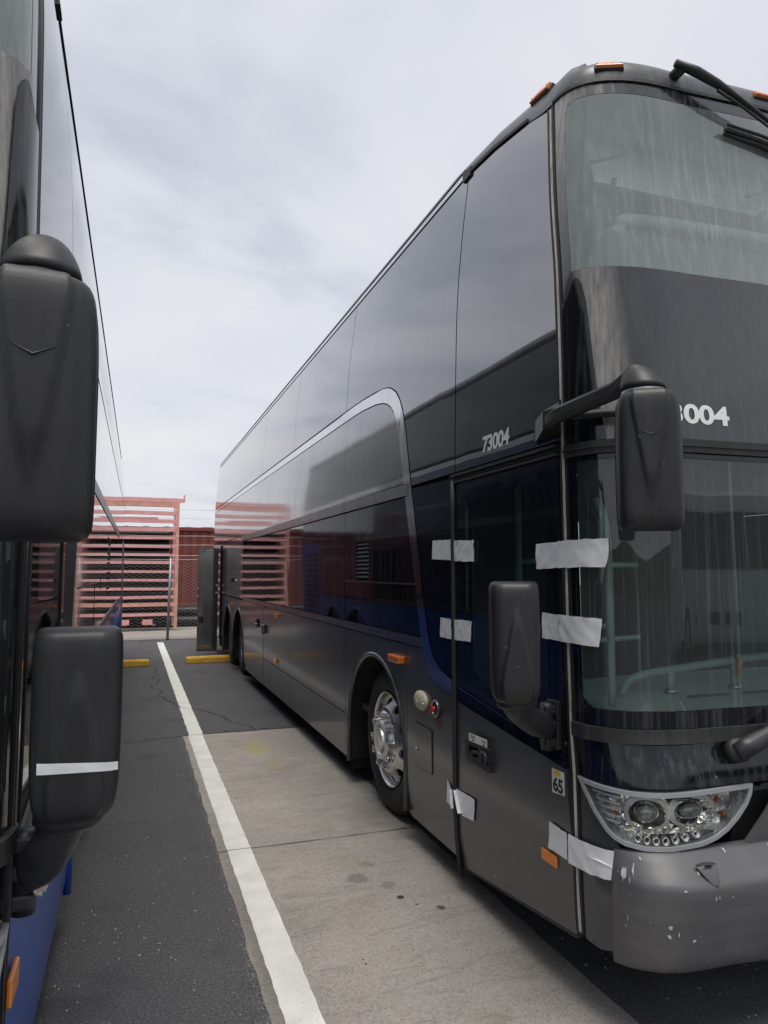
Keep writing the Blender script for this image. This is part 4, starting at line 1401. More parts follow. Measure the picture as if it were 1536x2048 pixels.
    B.box('bulkhead', (HW, 8.2, 2.95), (2.34, .05, 1.6), 'interior_mid')
    B.box('air_duct', (HW, 2.72, 3.70), (2.1, .34, .14), 'interior_grey', None, .04)
    B.box('door_header', (.06, 2.92, 2.08), (.05, .9, .06), 'interior_dark')
    # sunshade on folding arms behind the upper screen
    rot = Matrix.Rotation(R(-14), 3, 'X')
    sh = B.box('sunshade', (HW + .02, 2.60, 3.485), (2.02, .012, .25), 'shade_fabric', None, .003, rot)
    B.box('shade_bar', (HW + .02, 2.565, 3.362), (2.04, .022, .018), 'interior_dark', sh, .004)
    for s_ in (.42, 1.30, 2.18):
        B.tube('folding_arm', [(s_ - .10, 2.52, 3.58), (s_ + .04, 2.51, 3.505), (s_ - .16, 2.52, 3.43)], .008, 'interior_dark', sh, 6)
        B.box('pivot', (s_ + .04, 2.50, 3.505), (.016, .012, .016), 'aluminium', sh, .003)
        B.box('clip', (s_ - .02, 2.548, 3.385), (.018, .02, .03), 'interior_dark', sh, .003)
    for s_ in (.62, .86, 1.4):
        for k in range(5):
            B.box('vent_slot', (s_, 2.546, 3.675 + .011 * k), (.11, .006, .005), 'interior_dark')
    B.box('front_ledge', (HW, 2.62, 2.98), (2.0, .28, .36), 'interior_mid', None, .06)
    lp = smooth_path([(.34, 2.56, 3.05), (.38, 2.50, 3.14), (.48, 2.47, 3.175), (1.3, 2.45, 3.19), (2.2, 2.47, 3.175), (2.26, 2.56, 3.05)], 6)
    B.tube('padded_rail', lp, .028, 'interior_grey', None, 10)
    B.box('front_pane', (1.72, 3.07, 3.50), (.62, .02, .42), 'shade_fabric', None, .009, Matrix.Rotation(R(-12), 3, 'X'))
    B.tube('pane_gasket', [(1.41, 3.03, 3.32), (1.41, 3.03, 3.68), (1.45, 3.03, 3.71), (2.0, 3.03, 3.71), (2.04, 3.03, 3.68), (2.04, 3.03, 3.32), (2.0, 3.03, 3.29), (1.45, 3.03, 3.29), (1.41, 3.03, 3.32)], .012, 'rubber', None, 6)
    for y in (3.6, 4.5, 5.4):
        for x in (.45, .92, 1.72, 2.17):
            B.box('seat', (x, y, 2.72), (.42, .12, .72), 'seat_blue', None, .05)
    # lower deck dash
    dv = []
    dash_sec = [(2.14, 1.04), (2.17, 1.10), (2.30, 1.125), (2.52, 1.13), (2.72, 1.16), (2.86, 1.14), (2.88, .65)]
    rings = []
    for x in (.16, .22, .35, .6, 1.0, 1.6, 2.2, 2.45):
        sh_ = .10 if x < .2 else (.05 if x < .3 else (.02 if x < .4 else 0))
        rings.append([Vector((x, y + sh_ * 1.2 if y < 2.6 else y, z - (sh_ * .35 if z > .9 else 0))) for y, z in dash_sec])
    v, f = loft(rings, cap=True, closed=False)
    B.mesh('dashboard', v, f, 'interior_grey')
    for k in range(6):
        B.box('dash_vent', (.62 + .28 * k, 2.33, 1.129), (.20, .02, .006), 'interior_dark')
    rp_ = smooth_path([(.30, 2.46, 1.135), (.315, 2.45, 1.175), (.37, 2.44, 1.205), (.55, 2.43, 1.225), (1.0, 2.41, 1.262), (1.6, 2.41, 1.28)], 5)
    B.tube('grab_bar', rp_, .017, 'grab_rail', None, 10)
    for x, zt_ in ((.52, 1.22), (.86, 1.25), (1.3, 1.27)):
        B.tube('bar_post', [(x, 2.43, 1.13), (x, 2.43, zt_)], .016, 'grab_rail', None, 10)
        B.tube('post_foot', [(x, 2.43, 1.125), (x, 2.43, 1.145)], .026, 'aluminium', None, 10)
    B.tube('strap', [(.84, 2.40, 1.275), (.85, 2.385, 1.25), (.84, 2.39, 1.19)], .012, 'amber_lens', None, 6)
    B.tube('stanchion', smooth_path([(.13, 2.30, 1.12), (.13, 2.30, 1.6), (.135, 2.32, 1.82), (.17, 2.42, 1.92)], 5), .015, 'grab_rail', None, 10)
    B.tube('stanchion', [(.20, 3.10, .62), (.20, 3.10, 2.08)], .018, 'grab_rail', None, 10)
    for z in (1.05, 1.35, 1.68):
        B.tube('rail', [(.22, 3.12, z), (.75, 3.12, z)], .015, 'grab_rail', None, 8)
        B.tube('rail', [(.14, 2.62, z - .02), (.60, 2.72, z - .02)], .013, 'grab_rail', None, 8)
    B.box('driver_seat', (1.95, 3.35, 1.20), (.52, .16, .85), 'seat_blue', None, .05)
    B.box('driver_seat', (1.95, 3.10, .82), (.52, .5, .14), 'seat_blue', None, .05)
    wp = [(1.95 + .22 * math.cos(2 * PI * k / 24), 2.78 + .08 * math.sin(2 * PI * k / 24), 1.22 + .20 * math.sin(2 * PI * k / 24)) for k in range(25)]
    B.tube('steering_wheel', wp, .015, 'interior_dark', None, 6)
    # ---------------------------------------------------------- wipers
    def fs3(u, z, o_):
        return front_surf(u, z, o_)
    wv = B.tube('wiper', [fs3(.612, .978, .0), fs3(.612, .978, .05)], .042, 'rubber', None, 16)
    B.tube('wiper_nut', [fs3(.612, .978, .05), fs3(.612, .978, .062)], .012, 'aluminium', wv, 6)
    pth = [fs3(.60, .968, .048), fs3(.64, .992, .055), fs3(.72, 1.045, .06), fs3(.95, 1.20, .05), fs3(1.25, 1.45, .03)]
    B.tube('wiper_arm', pth, [.034, .036, .030, .018, .010], 'scuffed_plastic', wv, 8)
    B.tube('wiper_blade', [fs3(1.0, 1.16, .02), fs3(1.3, 1.78, .02)], .012, 'rubber', wv, 6)
    wu = B.tube('wiper', [fs3(.545, 3.745, -.04), fs3(.545, 3.735, .06)], .024, 'black_plastic', None, 14)
    pth = [fs3(.525, 3.742, .058), fs3(.60, 3.718, .064), fs3(.70, 3.680, .066), fs3(.83, 3.632, .06), fs3(1.06, 3.54, .045), fs3(1.35, 3.40, .03)]
    B.tube('wiper_arm', pth, [.016, .021, .018, .011, .008, .006], 'black_plastic', wu, 8)
    B.tube('wiper_arm', [p + Vector((0, .0, -.028)) for p in pth[2:]], [.008, .006, .005, .004], 'black_plastic', wu, 6)
    bl = [fs3(.775, 3.512, .022), fs3(.95, 3.49, .024), fs3(1.15, 3.455, .024), fs3(1.6, 3.35, .022)]
    B.tube('wiper_blade', bl, .010, 'rubber', wu, 6)
    B.tube('wiper_frame', [p + Vector((0, -.015, .012)) for p in bl], .007, 'black_plastic', wu, 6)
    B.tube('wiper_rubber', [p + Vector((0, .008, -.016)) for p in bl], [.008, .012, .014, .01], 'dark_seal', wu, 6)
    # ---------------------------------------------------------- mirrors
    mu = cfg['mir_up']
    cu = Vector(mu['c']); w_, h_, d_ = mu['size']
    bs = B.patch('mirror', [(2.395, 2.175), (2.585, 2.165), (2.59, 2.30), (2.395, 2.315)], S, 'black_plastic', .012, .012, res=.05)
    hd, rt = mirror_head(B, 'mirror_housing', bs, cu, (w_, h_, d_), 1, mu.get('yaw', 0))
    top = cu + Vector((0, .0, h_ / 2))
    # wedge-shaped foot
    e0 = [Vector((-.012, 2.40, 2.305)), Vector((-.012, 2.58, 2.262)), Vector((-.012, 2.58, 2.172)), Vector((-.012, 2.40, 2.18))]
    e1 = [Vector((-.070, 2.31, 2.265)), Vector((-.10, 2.38, 2.255)), Vector((-.10, 2.38, 2.185)), Vector((-.070, 2.31, 2.185))]
    v, f = loft([e0, e1])
    B.mesh('mirror_foot', v, f, 'black_plastic', bs, False)
    pa = [Vector((-.075, 2.36, 2.215)), Vector((-.088, 2.29, 2.225)), cu + Vector((-.004, .15, h_ / 2 + .045)), cu + Vector((-.0, .05, h_ / 2 + .070))]
    rings = []
    for i, p in enumerate(pa):
        hw, hh = ((.026, .030), (.026, .030), (.026, .030), (.034, .032))[i]
        d = (pa[min(i + 1, 3)] - pa[max(i - 1, 0)]).normalized()
        sd_ = d.cross(Vector((0, 0, 1))).normalized(); up_ = sd_.cross(d)
        rings.append([p + sd_ * a + up_ * b for a, b in ((-hw, -hh * .5), (-hw * .4, -hh), (hw * .4, -hh), (hw, -hh * .5), (hw, hh * .5), (hw * .4, hh), (-hw * .4, hh), (-hw, hh * .5))])
    v, f = loft(rings)
    ar = B.mesh('mirror_arm', v, f, 'black_plastic', bs, True)
    md = ar.modifiers.new('edge', 'EDGE_SPLIT'); md.split_angle = R(30)
    # domed elbow over the housing
    dome = []
    for k in range(9):
        t = k / 8
        zz = h_ / 2 + .012 + .095 * math.sin(t * PI / 2)
        rr2 = max(.02, 1 - t ** 1.5)
        dome.append([cu + Vector((rr2 * .070 * math.cos(2 * PI * j / 24) - .002, .012 + .045 * t + rr2 * .074 * math.sin(2 * PI * j / 24), zz)) for j in range(24)])
    v, f = loft(dome)
    B.mesh('elbow_cap', v, f, 'black_plastic', bs)
    rg = [[cu + Vector((r_ * .066 * math.cos(2 * PI * j / 24) - .002, .012 + r_ * .070 * math.sin(2 * PI * j / 24), h_ / 2 + z_)) for j in range(24)] for r_, z_ in ((1, -.05), (1, -.012), (1.03, -.010), (1.03, .006), (.95, .013))]
    v, f = loft(rg)
    B.mesh('neck_ring', v, f, 'dull_rail' if cfg['detail'] else 'black_plastic', bs)
    B.tube('mirror_cable', smooth_path([(-.03, 2.33, 2.24), (-.02, 2.25, 2.22), cu + Vector((.12, .28, h_ / 2 + .0)), cu + Vector((.10, .12, h_ / 2 - .10))], 6), .016, 'rubber', bs, 8)
    ml = cfg['mir_low']
    cl = Vector(ml['c']); w_, h_, d_ = ml['size']
    hz0 = ml.get('hinge', 1.03); hy0 = ml.get('hinge_y', 2.475); hx0 = ml.get('hinge_x', 0.0)
    hb_ = B.box('mirror', (-.014 + hx0, hy0, hz0), (.022, .075, .185), 'black_plastic', None, .004)
    hd2, rt = mirror_head(B, 'mirror_housing', hb_, cl, (w_, h_, d_), -1, ml.get('yaw', 0))
    B.tube('hinge_pin', [(-.045 + hx0, hy0, hz0 - .095), (-.045 + hx0, hy0, hz0 + .085)], .026, 'black_plastic', hb_, 14)
    for z in (hz0 - .065, hz0, hz0 + .06):
        B.box('hinge_knuckle', (-.040 + hx0, hy0, z), (.055, .058, .036), 'scuffed_plastic', hb_, .008)
    jt = cl + Vector((.012, .02, -h_ / 2 - .015))
    pa = smooth_path([Vector((-.05 + hx0, hy0 - .005, hz0)), Vector((-.05 + hx0, hy0 - .005, hz0)) * .55 + jt * .45 + Vector((0, -.01, -.020)), jt + Vector((.012, .0, -.012)), jt + Vector((0, 0, .03))], 6)
    rings = []
    for i, p in enumerate(pa):
        t = i / (len(pa) - 1)
        d = (pa[min(i + 1, len(pa) - 1)] - pa[max(i - 1, 0)]).normalized()
        sd_ = d.cross(Vector((0, -1, 0.3))).normalized(); up_ = sd_.cross(d)
        hw, hh = .050 - .004 * t, .030 + .014 * t
        rings.append([p + sd_ * (hw * abs(math.cos(a)) ** .7 * (1 if math.cos(a) > 0 else -1)) + up_ * (hh * abs(math.sin(a)) ** .7 * (1 if math.sin(a) > 0 else -1)) for a in [2 * PI * j / 20 for j in range(20)]])
    v, f = loft(rings)
    B.mesh('mirror_arm', v, f, 'scuffed_plastic', hb_)
    rg = [[cl + Vector((r_ * .072 * math.cos(2 * PI * j / 24) + .01, .005 + r_ * .062 * math.sin(2 * PI * j / 24), -h_ / 2 + z_)) for j in range(24)] for r_, z_ in ((1.0, .03), (1.02, -.012), (.9, -.022))]
    v, f = loft(rg)
    B.mesh('collar', v, f, 'black_plastic', hb_)
    return {'mirror_low': hd2, 'rot': rt, 'hinge': hb_}


def crumple(surf, amp, seed):
    r1 = random.Random(seed)
    w = [(r1.uniform(20, 70), r1.uniform(20, 70), r1.uniform(0, 6)) for _ in range(4)]

    def s(a, b, off):
        d = sum(math.sin(p * a + q * b + ph) for p, q, ph in w) / 4
        return surf(a, b, off + amp * (abs(d)) + amp * .2)
    return s


def rough_edge(poly, amp, seed, res=.03):
    r1 = random.Random(seed)
    p = densify(poly, res)
    return [(a + r1.uniform(-amp, amp), b + r1.uniform(-amp, amp)) for a, b in p]


# ================================================================== setting
asp = struct(obj('asphalt_ground', [(-160, -160, 0), (160, -160, 0), (160, 300, 0), (-160, 300, 0)], [(0, 1, 2, 3)], 'asphalt'))


def sheet(name, x0, x1, y0, y1, z, mat, jag=0.0, step=.12, thick=.02, seed=1, parent=None, jag_sides='lrbt'):
    r1 = random.Random(seed)
    pts = []
    nx = max(1, int((x1 - x0) / step)); ny = max(1, int((y1 - y0) / step))
    for i in range(nx):
        pts.append((x0 + (x1 - x0) * i / nx, y0 + (r1.uniform(-jag, jag) if 'b' in jag_sides and i else 0)))
    for i in range(ny):
        pts.append((x1 + (r1.uniform(-jag, jag) if 'r' in jag_sides and i else 0), y0 + (y1 - y0) * i / ny))
    for i in range(nx):
        pts.append((x1 - (x1 - x0) * i / nx, y1 + (r1.uniform(-jag, jag) if 't' in jag_sides and i else 0)))
    for i in range(ny):
        pts.append((x0 + (r1.uniform(-jag, jag) if 'l' in jag_sides and i else 0), y1 - (y1 - y0) * i / ny))
    n = len(pts)
    v = [(a, b, z) for a, b in pts] + [(a, b, z - thick) for a, b in pts]
    f = [tuple(range(n))] + [(i, n + i, n + (i + 1) % n, (i + 1) % n) for i in range(n)]
    return obj(name, v, f, mat, parent)


pad = struct(sheet('concrete_pad', .515, 1.765, 4.358, 7.45, .004, 'concrete', .006, .1, seed=3))
sheet('slab', .515, 1.765, -.6, 4.342, .004, 'concrete', .006, .1, seed=4, parent=pad)
sheet('slab', .515, 1.765, -5.6, -.616, .004, 'concrete', .006, .1, seed=5, parent=pad)
# stall line: paint laid in one pass, edges a little ragged
ln = struct(sheet('white_stall_line', .566, .702, -5, 4.344, .008, 'line_paint', .0025, .06, .003, seed=6))
sheet('line_segment', .566, .702, 4.356, 7.44, .008, 'line_paint', .0025, .06, .003, seed=7, parent=ln)
sheet('line_segment', .575, .712, 7.462, 17.3, .006, 'line_paint', .004, .08, .003, seed=8, parent=ln)
ln2 = struct(sheet('far_stall_line', 4.9, 5.04, -5, 17.3, .006, 'line_paint', .004, .3, .003, seed=9))
# grit along the pad's edge: dark ragged band of dirt
# cracks
cracks = [
    [(-.9, 7.25), (-.4, 7.30), (0.0, 7.36), (.30, 7.44), (.52, 7.475), (.70, 7.47)],
    [(.50, 13.6), (.42, 12.6), (.34, 11.6), (.30, 10.6), (.36, 10.0), (.45, 9.5), (.55, 9.15), (.69, 8.9)],
    [(.70, 8.88), (.82, 8.72), (.92, 8.5), (1.02, 8.2), (1.06, 7.95), (1.18, 7.75), (1.25, 7.5)],
    [(.52, 7.48), (.8, 7.50), (1.1, 7.475), (1.5, 7.49), (1.9, 7.48)],
    [(-1.2, 15.6), (-.2, 15.5), (.4, 15.7), (1.2, 15.55), (2.2, 15.75)],
]
r1 = random.Random(2)
for ci, cpts in enumerate(cracks):
    P = [Vector((a, b, 0)) for a, b in cpts]
    amp = .05
    for _ in range(5):                       # midpoint displacement: broken, wandering line
        Q = [P[0]]
        for p0, p1 in zip(P, P[1:]):
            dd = p1 - p0
            mid = (p0 + p1) / 2 + Vector((-dd.y, dd.x, 0)) * r1.uniform(-.16, .16)
            Q += [mid, p1]
        P = Q
    v, f = [], []
    for i, p in enumerate(P):
        w = r1.uniform(.0012, .0065) * (1.0 if ci != 3 else 1.5) * (1 if i not in (0, len(P) - 1) else .1)
        d = (P[min(i + 1, len(P) - 1)] - P[max(i - 1, 0)]).normalized()
        nrm = Vector((-d.y, d.x, 0))
        c_ = p + Vector((0, 0, .0035 if ci != 1 and ci != 2 else .0095))
        v += [c_ + nrm * w, c_ - nrm * w]
    for i in range(len(P) - 1):
        f.append((2 * i, 2 * i + 1, 2 * i + 3, 2 * i + 2))
    obj('crack', v, f, 'crack_black', asp)

# loose grit and glass chips on the tarmac
def scatter(name, n, mat, gen, smin, smax, seed, flat=.6):
    r2 = random.Random(seed)
    v, f = [], []
    for _ in range(n):
        x, y, z = gen(r2)
        s = r2.uniform(smin, smax) * (r2.random() ** 1.5 * .8 + .4)
        a = r2.uniform(0, PI)
        b = len(v)
        for k in range(4):
            t = a + PI / 2 * k
            rr = s * r2.uniform(.6, 1.2)
            v.append((x + rr * math.cos(t), y + rr * math.sin(t), z))
        v.append((x, y, z + s * flat))
        f += [(b, b + 1, b + 4), (b + 1, b + 2, b + 4), (b + 2, b + 3, b + 4), (b + 3, b, b + 4)]
    o = obj(name, v, f, mat)
    o['kind'] = 'stuff'
    return o


g = scatter('loose_grit', 2200, 'pebble_grey', lambda r: (r.uniform(-.35, .52), 2.2 + 9 * r.random() ** 1.7, 0.0), .0012, .0045, 11)
g['label'] = 'fine grit scattered over the tarmac beside the white line'; g['category'] = 'grit'
g = scatter('pale_chips', 420, 'glass_chip', lambda r: (r.uniform(-.3, .5), 2.2 + 8 * r.random() ** 1.8, 0.0), .0015, .0055, 12, .3)
g['label'] = 'pale glass and stone chips strewn on the tarmac'; g['category'] = 'chips'
g = scatter('edge_dirt', 1500, 'pebble_grey', lambda r: (r.gauss(.508, .012), r.uniform(2.0, 7.4), 0.0), .002, .007, 13)
g['label'] = 'dark crumbly dirt along the concrete edge'; g['category'] = 'dirt'
g = scatter('under_coach_rubble', 900, 'pebble_grey', lambda r: (r.uniform(1.78, 3.2), r.uniform(1.2, 4.6), 0.0), .002, .010, 14)
g['label'] = 'small stones on the dark ground under the grey coach'; g['category'] = 'stones'
g = scatter('pad_specks', 160, 'crack_black', lambda r: (r.uniform(.72, 1.72), 2.2 + 5 * r.random(), .004), .0015, .006, 15, .4)
g['label'] = 'black specks of litter on the concrete slab'; g['category'] = 'specks'

# ================================================================== the grey coach
rootR = thing('double_decker_coach', 'dark grey double-decker coach numbered 73004 with white tape across its door', 'coach', (1.6 + HW, YC, 0))
BR = Bus(rootR, 1)
cfgR = dict(up='upper_glass', mid='mid_grey_paint', band='mirror_glass_band', low='skirt_grey_paint', zone='navy_gloss', strip='worn_strip', detail=True, open_door=True, grille=True,
            corner='skirt_grey_paint', mir_up=dict(c=(-.037, 1.86, 1.985), size=(.200, .45, .14), yaw=R(-34)), mir_low=dict(c=(-.322, 2.24, 1.385), size=(.172, .42, .13), yaw=R(-22)))
make_coach(BR, cfgR)
S, Fs = side_surf, front_surf
# louvred vent in the forward window
for k in range(9):
    z = 1.585 + .030 * k
    v = []
    for y in (4.865, 5.165):
        v += [(.014, y, z + .024), (-.001, y, z), (.003, y, z - .003), (.018, y, z + .020)]
    BR.mesh('vent_louvre', v, [(0, 1, 5, 4), (1, 2, 6, 5), (2, 3, 7, 6), (3, 0, 4, 7), (3, 2, 1, 0), (4, 5, 6, 7)], 'dark_seal', None, False)
# ------------------------------------------------ entrance door
yfr = lambda z: f_yp(z) + .05
dz0 = lambda y: .135 + (3.397 - y) * .135
door = BR.patch('door', [(3.392, .137), (3.392, .962), (2.425, .868), (yfr(.6), .6), (yfr(.3), .275)], S, 'skirt_grey_paint', .002, .02, res=.08)
BR.patch('door_flash', [(3.392, .966), (3.392, 1.034), (2.428, .912), (2.428, .872)], S, 'navy_gloss', .002, .02, door, .08)
BR.patch('flash_edge', [(3.392, 1.035), (3.392, 1.042), (2.428, .919), (2.428, .913)], S, 'silver_trim', .004, .015, door, .1)
clear = [(3.285, 1.075), (2.515, .970), (2.53, 2.008), (3.272, 2.0)]
BR.patch('door_surround', [(3.392, 1.045), (3.392, 2.088), (2.432, 2.088), (2.428, .922)], S, 'black_glass', 0.0, .012, door, .1, holes=[clear])
BR.patch('door_window', inset_poly(clear, .0015), S, 'door_glass', -.001, .004, door, .15)
BR.patch('door_lip', [(3.392, .128), (3.392, .136), (yfr(.3), .272), (yfr(.3), .262)], S, 'rubber', .004, .03, door, .1)
BR.tube('door_edge', [S(3.413, z, .008) for z in zrange(.09, 2.11, 12)], .014, 'rubber', door, 8)
for z0, z1, o_ in ((2.094, 2.106, .012), (2.112, 2.124, .006), (2.128, 2.142, .016)):
    BR.patch('door_header', [(2.43, z0), (3.43, z0), (3.43, z1), (2.43, z1)], S, 'rubber', o_, .02, door, .2)
hl = BR.patch('door_handle', rough_edge([(3.262, .708), (3.012, .702), (3.012, .806), (3.262, .804)], 0, 1, 1), S, 'black_plastic', .022, .022, door, .06, holes=[[(3.225, .742), (3.125, .742), (3.125, .788), (3.225, .788)]])
BR.patch('handle_recess', [(3.23, .738), (3.12, .738), (3.12, .792), (3.23, .792)], S, 'core_black', .006, .004, door, .06)
BR.tube('handle_grip', [S(3.205, .752, .012), S(3.16, .762, .022), S(3.135, .762, .012)], .010, 'black_plastic', door, 8)
BR.tube('lock_dial', [S(3.062, .755, .015), S(3.062, .755, .034)], .036, 'black_plastic', door, 20)
BR.box('dial_lever', S(3.062, .755, .04), (.012, .016, .062), 'black_plastic', door, .004)
BR.patch('handle_label', [(3.218, .806), (3.028, .812), (3.028, .849), (3.218, .843)], S, 'label_white', .0235, .001, door, .1)
for y in (3.17, 3.06):
    BR.patch('label_arrow', [(y + .016, .820), (y - .016, .820), (y, .812)], S, 'ink_black', .0245, .0006, door, .1)
    BR.text('label_print', 'UNLOCK' if y < 3.1 else 'EMERGENCY', S, y, .833, .05, .010, 'ink_black', door, .0245, flip=True)
st = BR.patch('number_sticker', [(2.515, .757), (2.429, .766), (2.431, .852), (2.515, .852)], S, 'label_white', .0035, .001, door, .1)
BR.patch('sticker_flash', [(2.497, .830), (2.455, .832), (2.455, .849), (2.497, .848)], S, 'label_yellow', .0045, .0008, door, .1)
BR.text('sticker_digits', '65', S, 2.472, .795, .070, .056, 'ink_black', door, .0050, bold=.03, flip=True)
BR.box('side_reflector', S(2.54, .497, .006), (.012, .108, .044), 'bright_amber', door, .004)
BR.text('fleet_number', '73004', S, 2.949, 2.247, .262, .080, 'white_vinyl', None, .0012, bold=.03, shear=0.10, flip=True)
def front_by_x(x, z, off):
    lo_, hi_ = 0.0, 1.3
    for _ in range(40):
        md_ = (lo_ + hi_) / 2
        if front_raw(md_, z).x < x:
            lo_ = md_
        else:
            hi_ = md_
    return front_surf((lo_ + hi_) / 2, z, off)


BR.text('fleet_number', '73004', front_by_x, .372, 2.222, .345, .078, 'white_vinyl', None, .002, bold=.030, space=.96)
# ------------------------------------------------ fittings on the skirt
BR.box('side_marker', S(4.25, 1.083, .02), (.045, .20, .044), 'amber_lens', None, .006)
BR.box('side_marker', S(8.25, 1.116, .015), (.035, .12, .05), 'amber_lens', None, .005)
BR.box('side_marker', S(12.2, 1.08, .015), (.035, .14, .05), 'amber_lens', None, .005)
BR.box('side_marker', S(8.27, .60, .012), (.02, .10, .05), 'bright_amber', None, .004)
rings = []
for k in range(7):
    t = k / 6 * PI / 2
    rings.append([S(3.868 + .092 * math.cos(t) * math.cos(2 * PI * j / 28), .888 + .056 * math.cos(t) * math.sin(2 * PI * j / 28), .008 + .026 * math.sin(t)) for j in range(28)])
v, f = loft([[S(3.868 + .092 * math.cos(2 * PI * j / 28), .888 + .056 * math.sin(2 * PI * j / 28), 0) for j in range(28)]] + rings)
cap = BR.mesh('filler_cap', v, f, 'beige_cap')
BR.tube('cap_lock', [S(3.80, .878, .018), S(3.80, .878, .030)], .010, 'brass', cap, 8)
vl = BR.tube('emergency_valve', [S(3.655, .879, -.002), S(3.655, .879, .012)], .050, 'rubber', None, 24)
BR.tube('valve_ring', [S(3.655 + .042 * math.cos(2 * PI * j / 20), .879 + .042 * math.sin(2 * PI * j / 20), .013) for j in range(21)], .006, 'dull_rail', vl, 6)
BR.tube('valve_knob', [S(3.655, .879, .010), S(3.655, .879, .034)], .015, 'red_plastic', vl, 10)
BR.box('valve_lever', S(3.655, .879, .036), (.012, .018, .050), 'red_plastic', vl, .004)
for k in range(3):
    BR.text('valve_label', ('EMERGENCY', 'DOOR', 'RELEASE')[k], S, 3.632, .822 - .017 * k, (.115, .09, .07)[k], .012, 'red_print', vl, .002, flip=True)
BR.patch('flap_seal', [(3.972, .493), (3.716, .508), (3.719, .751), (3.972, .755)], S, 'dark_seal', .0015, .004, None, .1)
BR.patch('filler_flap', [(3.966, .499), (3.722, .513), (3.725, .745), (3.966, .749)], S, 'skirt_grey_paint', .006, .01, None, .1)
BR.tube('flap_button', [S(3.94, .60, .004), S(3.94, .60, .014)], .012, 'aluminium', None, 12)
hd = BR.box('latch', S(9.59, .95, .012), (.02, .16, .11), 'black_plastic', None, .005)
BR.tube('latch_pull', [S(9.62, .93, .02), S(9.56, .93, .03)], .012, 'dull_rail', hd, 8)
BR.box('latch_handle', S(9.06, .905, .025), (.04, .10, .12), 'dull_rail', None, .012)
BR.tube('hatch_lock', [S(12.25, 1.50, .0), S(12.25, 1.50, .02)], .05, 'black_plastic', None, 12)
BR.tube('hatch_lock', [S(11.75, 1.48, .0), S(11.75, 1.48, .015)], .02, 'aluminium', None, 12)
# small lamp on the rear roof edge
BR.box('roof_marker', (f_xs(3.9) + .01, 9.55, 3.895), (.03, .12, .03), 'amber_lens', None, .005)
# ------------------------------------------------ opened engine-bay door swung out from the flank
dr = BR.box('engine_door', (-.22, 14.13, 1.10), (.38, .03, 1.98), 'skirt_grey_paint', None, .006)
BR.patch('door_skin', [(0, 0), (.275, 0), (.275, 1.94), (0, 1.94)], lambda a, b, o_: Vector((-.402 + a, 14.113 - o_, .13 + b)), 'mid_grey_paint', .002, .003, dr, .2)
for k in range(24):
    z = .20 + .078 * k
    v = [(-.115, 14.105, z), (-.115, 14.105, z + .05), (-.115, 14.16, z + .05), (-.115, 14.16, z), (-.02, 14.10, z), (-.02, 14.10, z + .022), (-.02, 14.16, z + .022), (-.02, 14.16, z)]
    BR.mesh('door_louvre', v, [(0, 1, 2, 3), (4, 7, 6, 5), (0, 4, 5, 1), (1, 5, 6, 2), (2, 6, 7, 3), (3, 7, 4, 0)], 'rubber', dr, False)
for z in (1.36, 1.22):
    BR.box('door_latch', (-.05, 14.10, z), (.06, .025, .03), 'brass', dr, .004)
    BR.box('door_catch', (-.405, 14.11, z - .06), (.03, .03, .03), 'brass', dr, .004)
BR.box('latch_plate', (-.34, 14.105, .72), (.09, .02, .12), 'black_plastic', dr, .006)
for z in (.88, .42):
    BR.tube('door_stay', [(-.0, 14.05, z), (.12, 13.98, z)], .02, 'rubber', dr, 8)
# ------------------------------------------------ tape strips over the door gaps
tapes = [
    ('S', [(3.685, 1.803), (3.447, 1.800), (3.440, 1.690), (3.693, 1.700)], 1),
    ('S', [(3.402, 1.793), (3.169, 1.784), (3.172, 1.679), (3.402, 1.684)], 2),
    ('S', [(3.575, 1.381), (3.445, 1.380), (3.436, 1.274), (3.590, 1.277)], 3),
    ('S', [(3.402, 1.382), (3.206, 1.385), (3.214, 1.282), (3.402, 1.276)], 4),
    ('S', [(3.506, .535), (3.485, .518), (3.463, .512), (3.432, .420), (3.519, .424)], 5),
    ('S', [(3.392, .525), (3.188, .530), (3.205, .425), (3.33, .412)], 6),
    ('S', [(2.593, 1.746), (2.432, 1.747), (2.432, 1.645), (2.593, 1.640)], 7),
    ('S', [(2.557, 1.462), (2.435, 1.460), (2.435, 1.359), (2.560, 1.358)], 8),
    ('S', [(2.530, .640), (2.410, .634), (2.410, .537), (2.537, .536)], 9),
    ('F', [(-.058, 1.750), (.201, 1.752), (.199, 1.68), (.184, 1.648), (-.058, 1.644)], 10),
    ('F', [(-.06, 1.462), (.165, 1.458), (.150, 1.356), (-.06, 1.358)], 11),
    ('F', [(-.055, .640), (.185, .650), (.168, .549), (-.06, .534)], 12),
]
for kind, poly, sd_ in tapes:
    sf = S if kind == 'S' else Fs
    off = .008 if kind == 'S' else .0145
    BR.patch('tape_strip', rough_edge(poly, .0018, sd_, .035), crumple(sf, .0055, sd_), 'white_tape', off, .0012, None, .022, back=True)
    if sd_ in (12,):          # folded ridge in the tape
        a = Vector(poly[0]) * .55 + Vector(poly[2]) * .45; b = Vector(poly[1]) * .45 + Vector(poly[2]) * .55
        BR.tube('tape_fold', [sf(a.x, a.y, off + .004), sf((a.x + b.x) / 2, (a.y + b.y) / 2 + .006, off + .0055), sf(b.x, b.y, off + .004)], [.0008, .003, .0008], 'white_tape', None, 6)
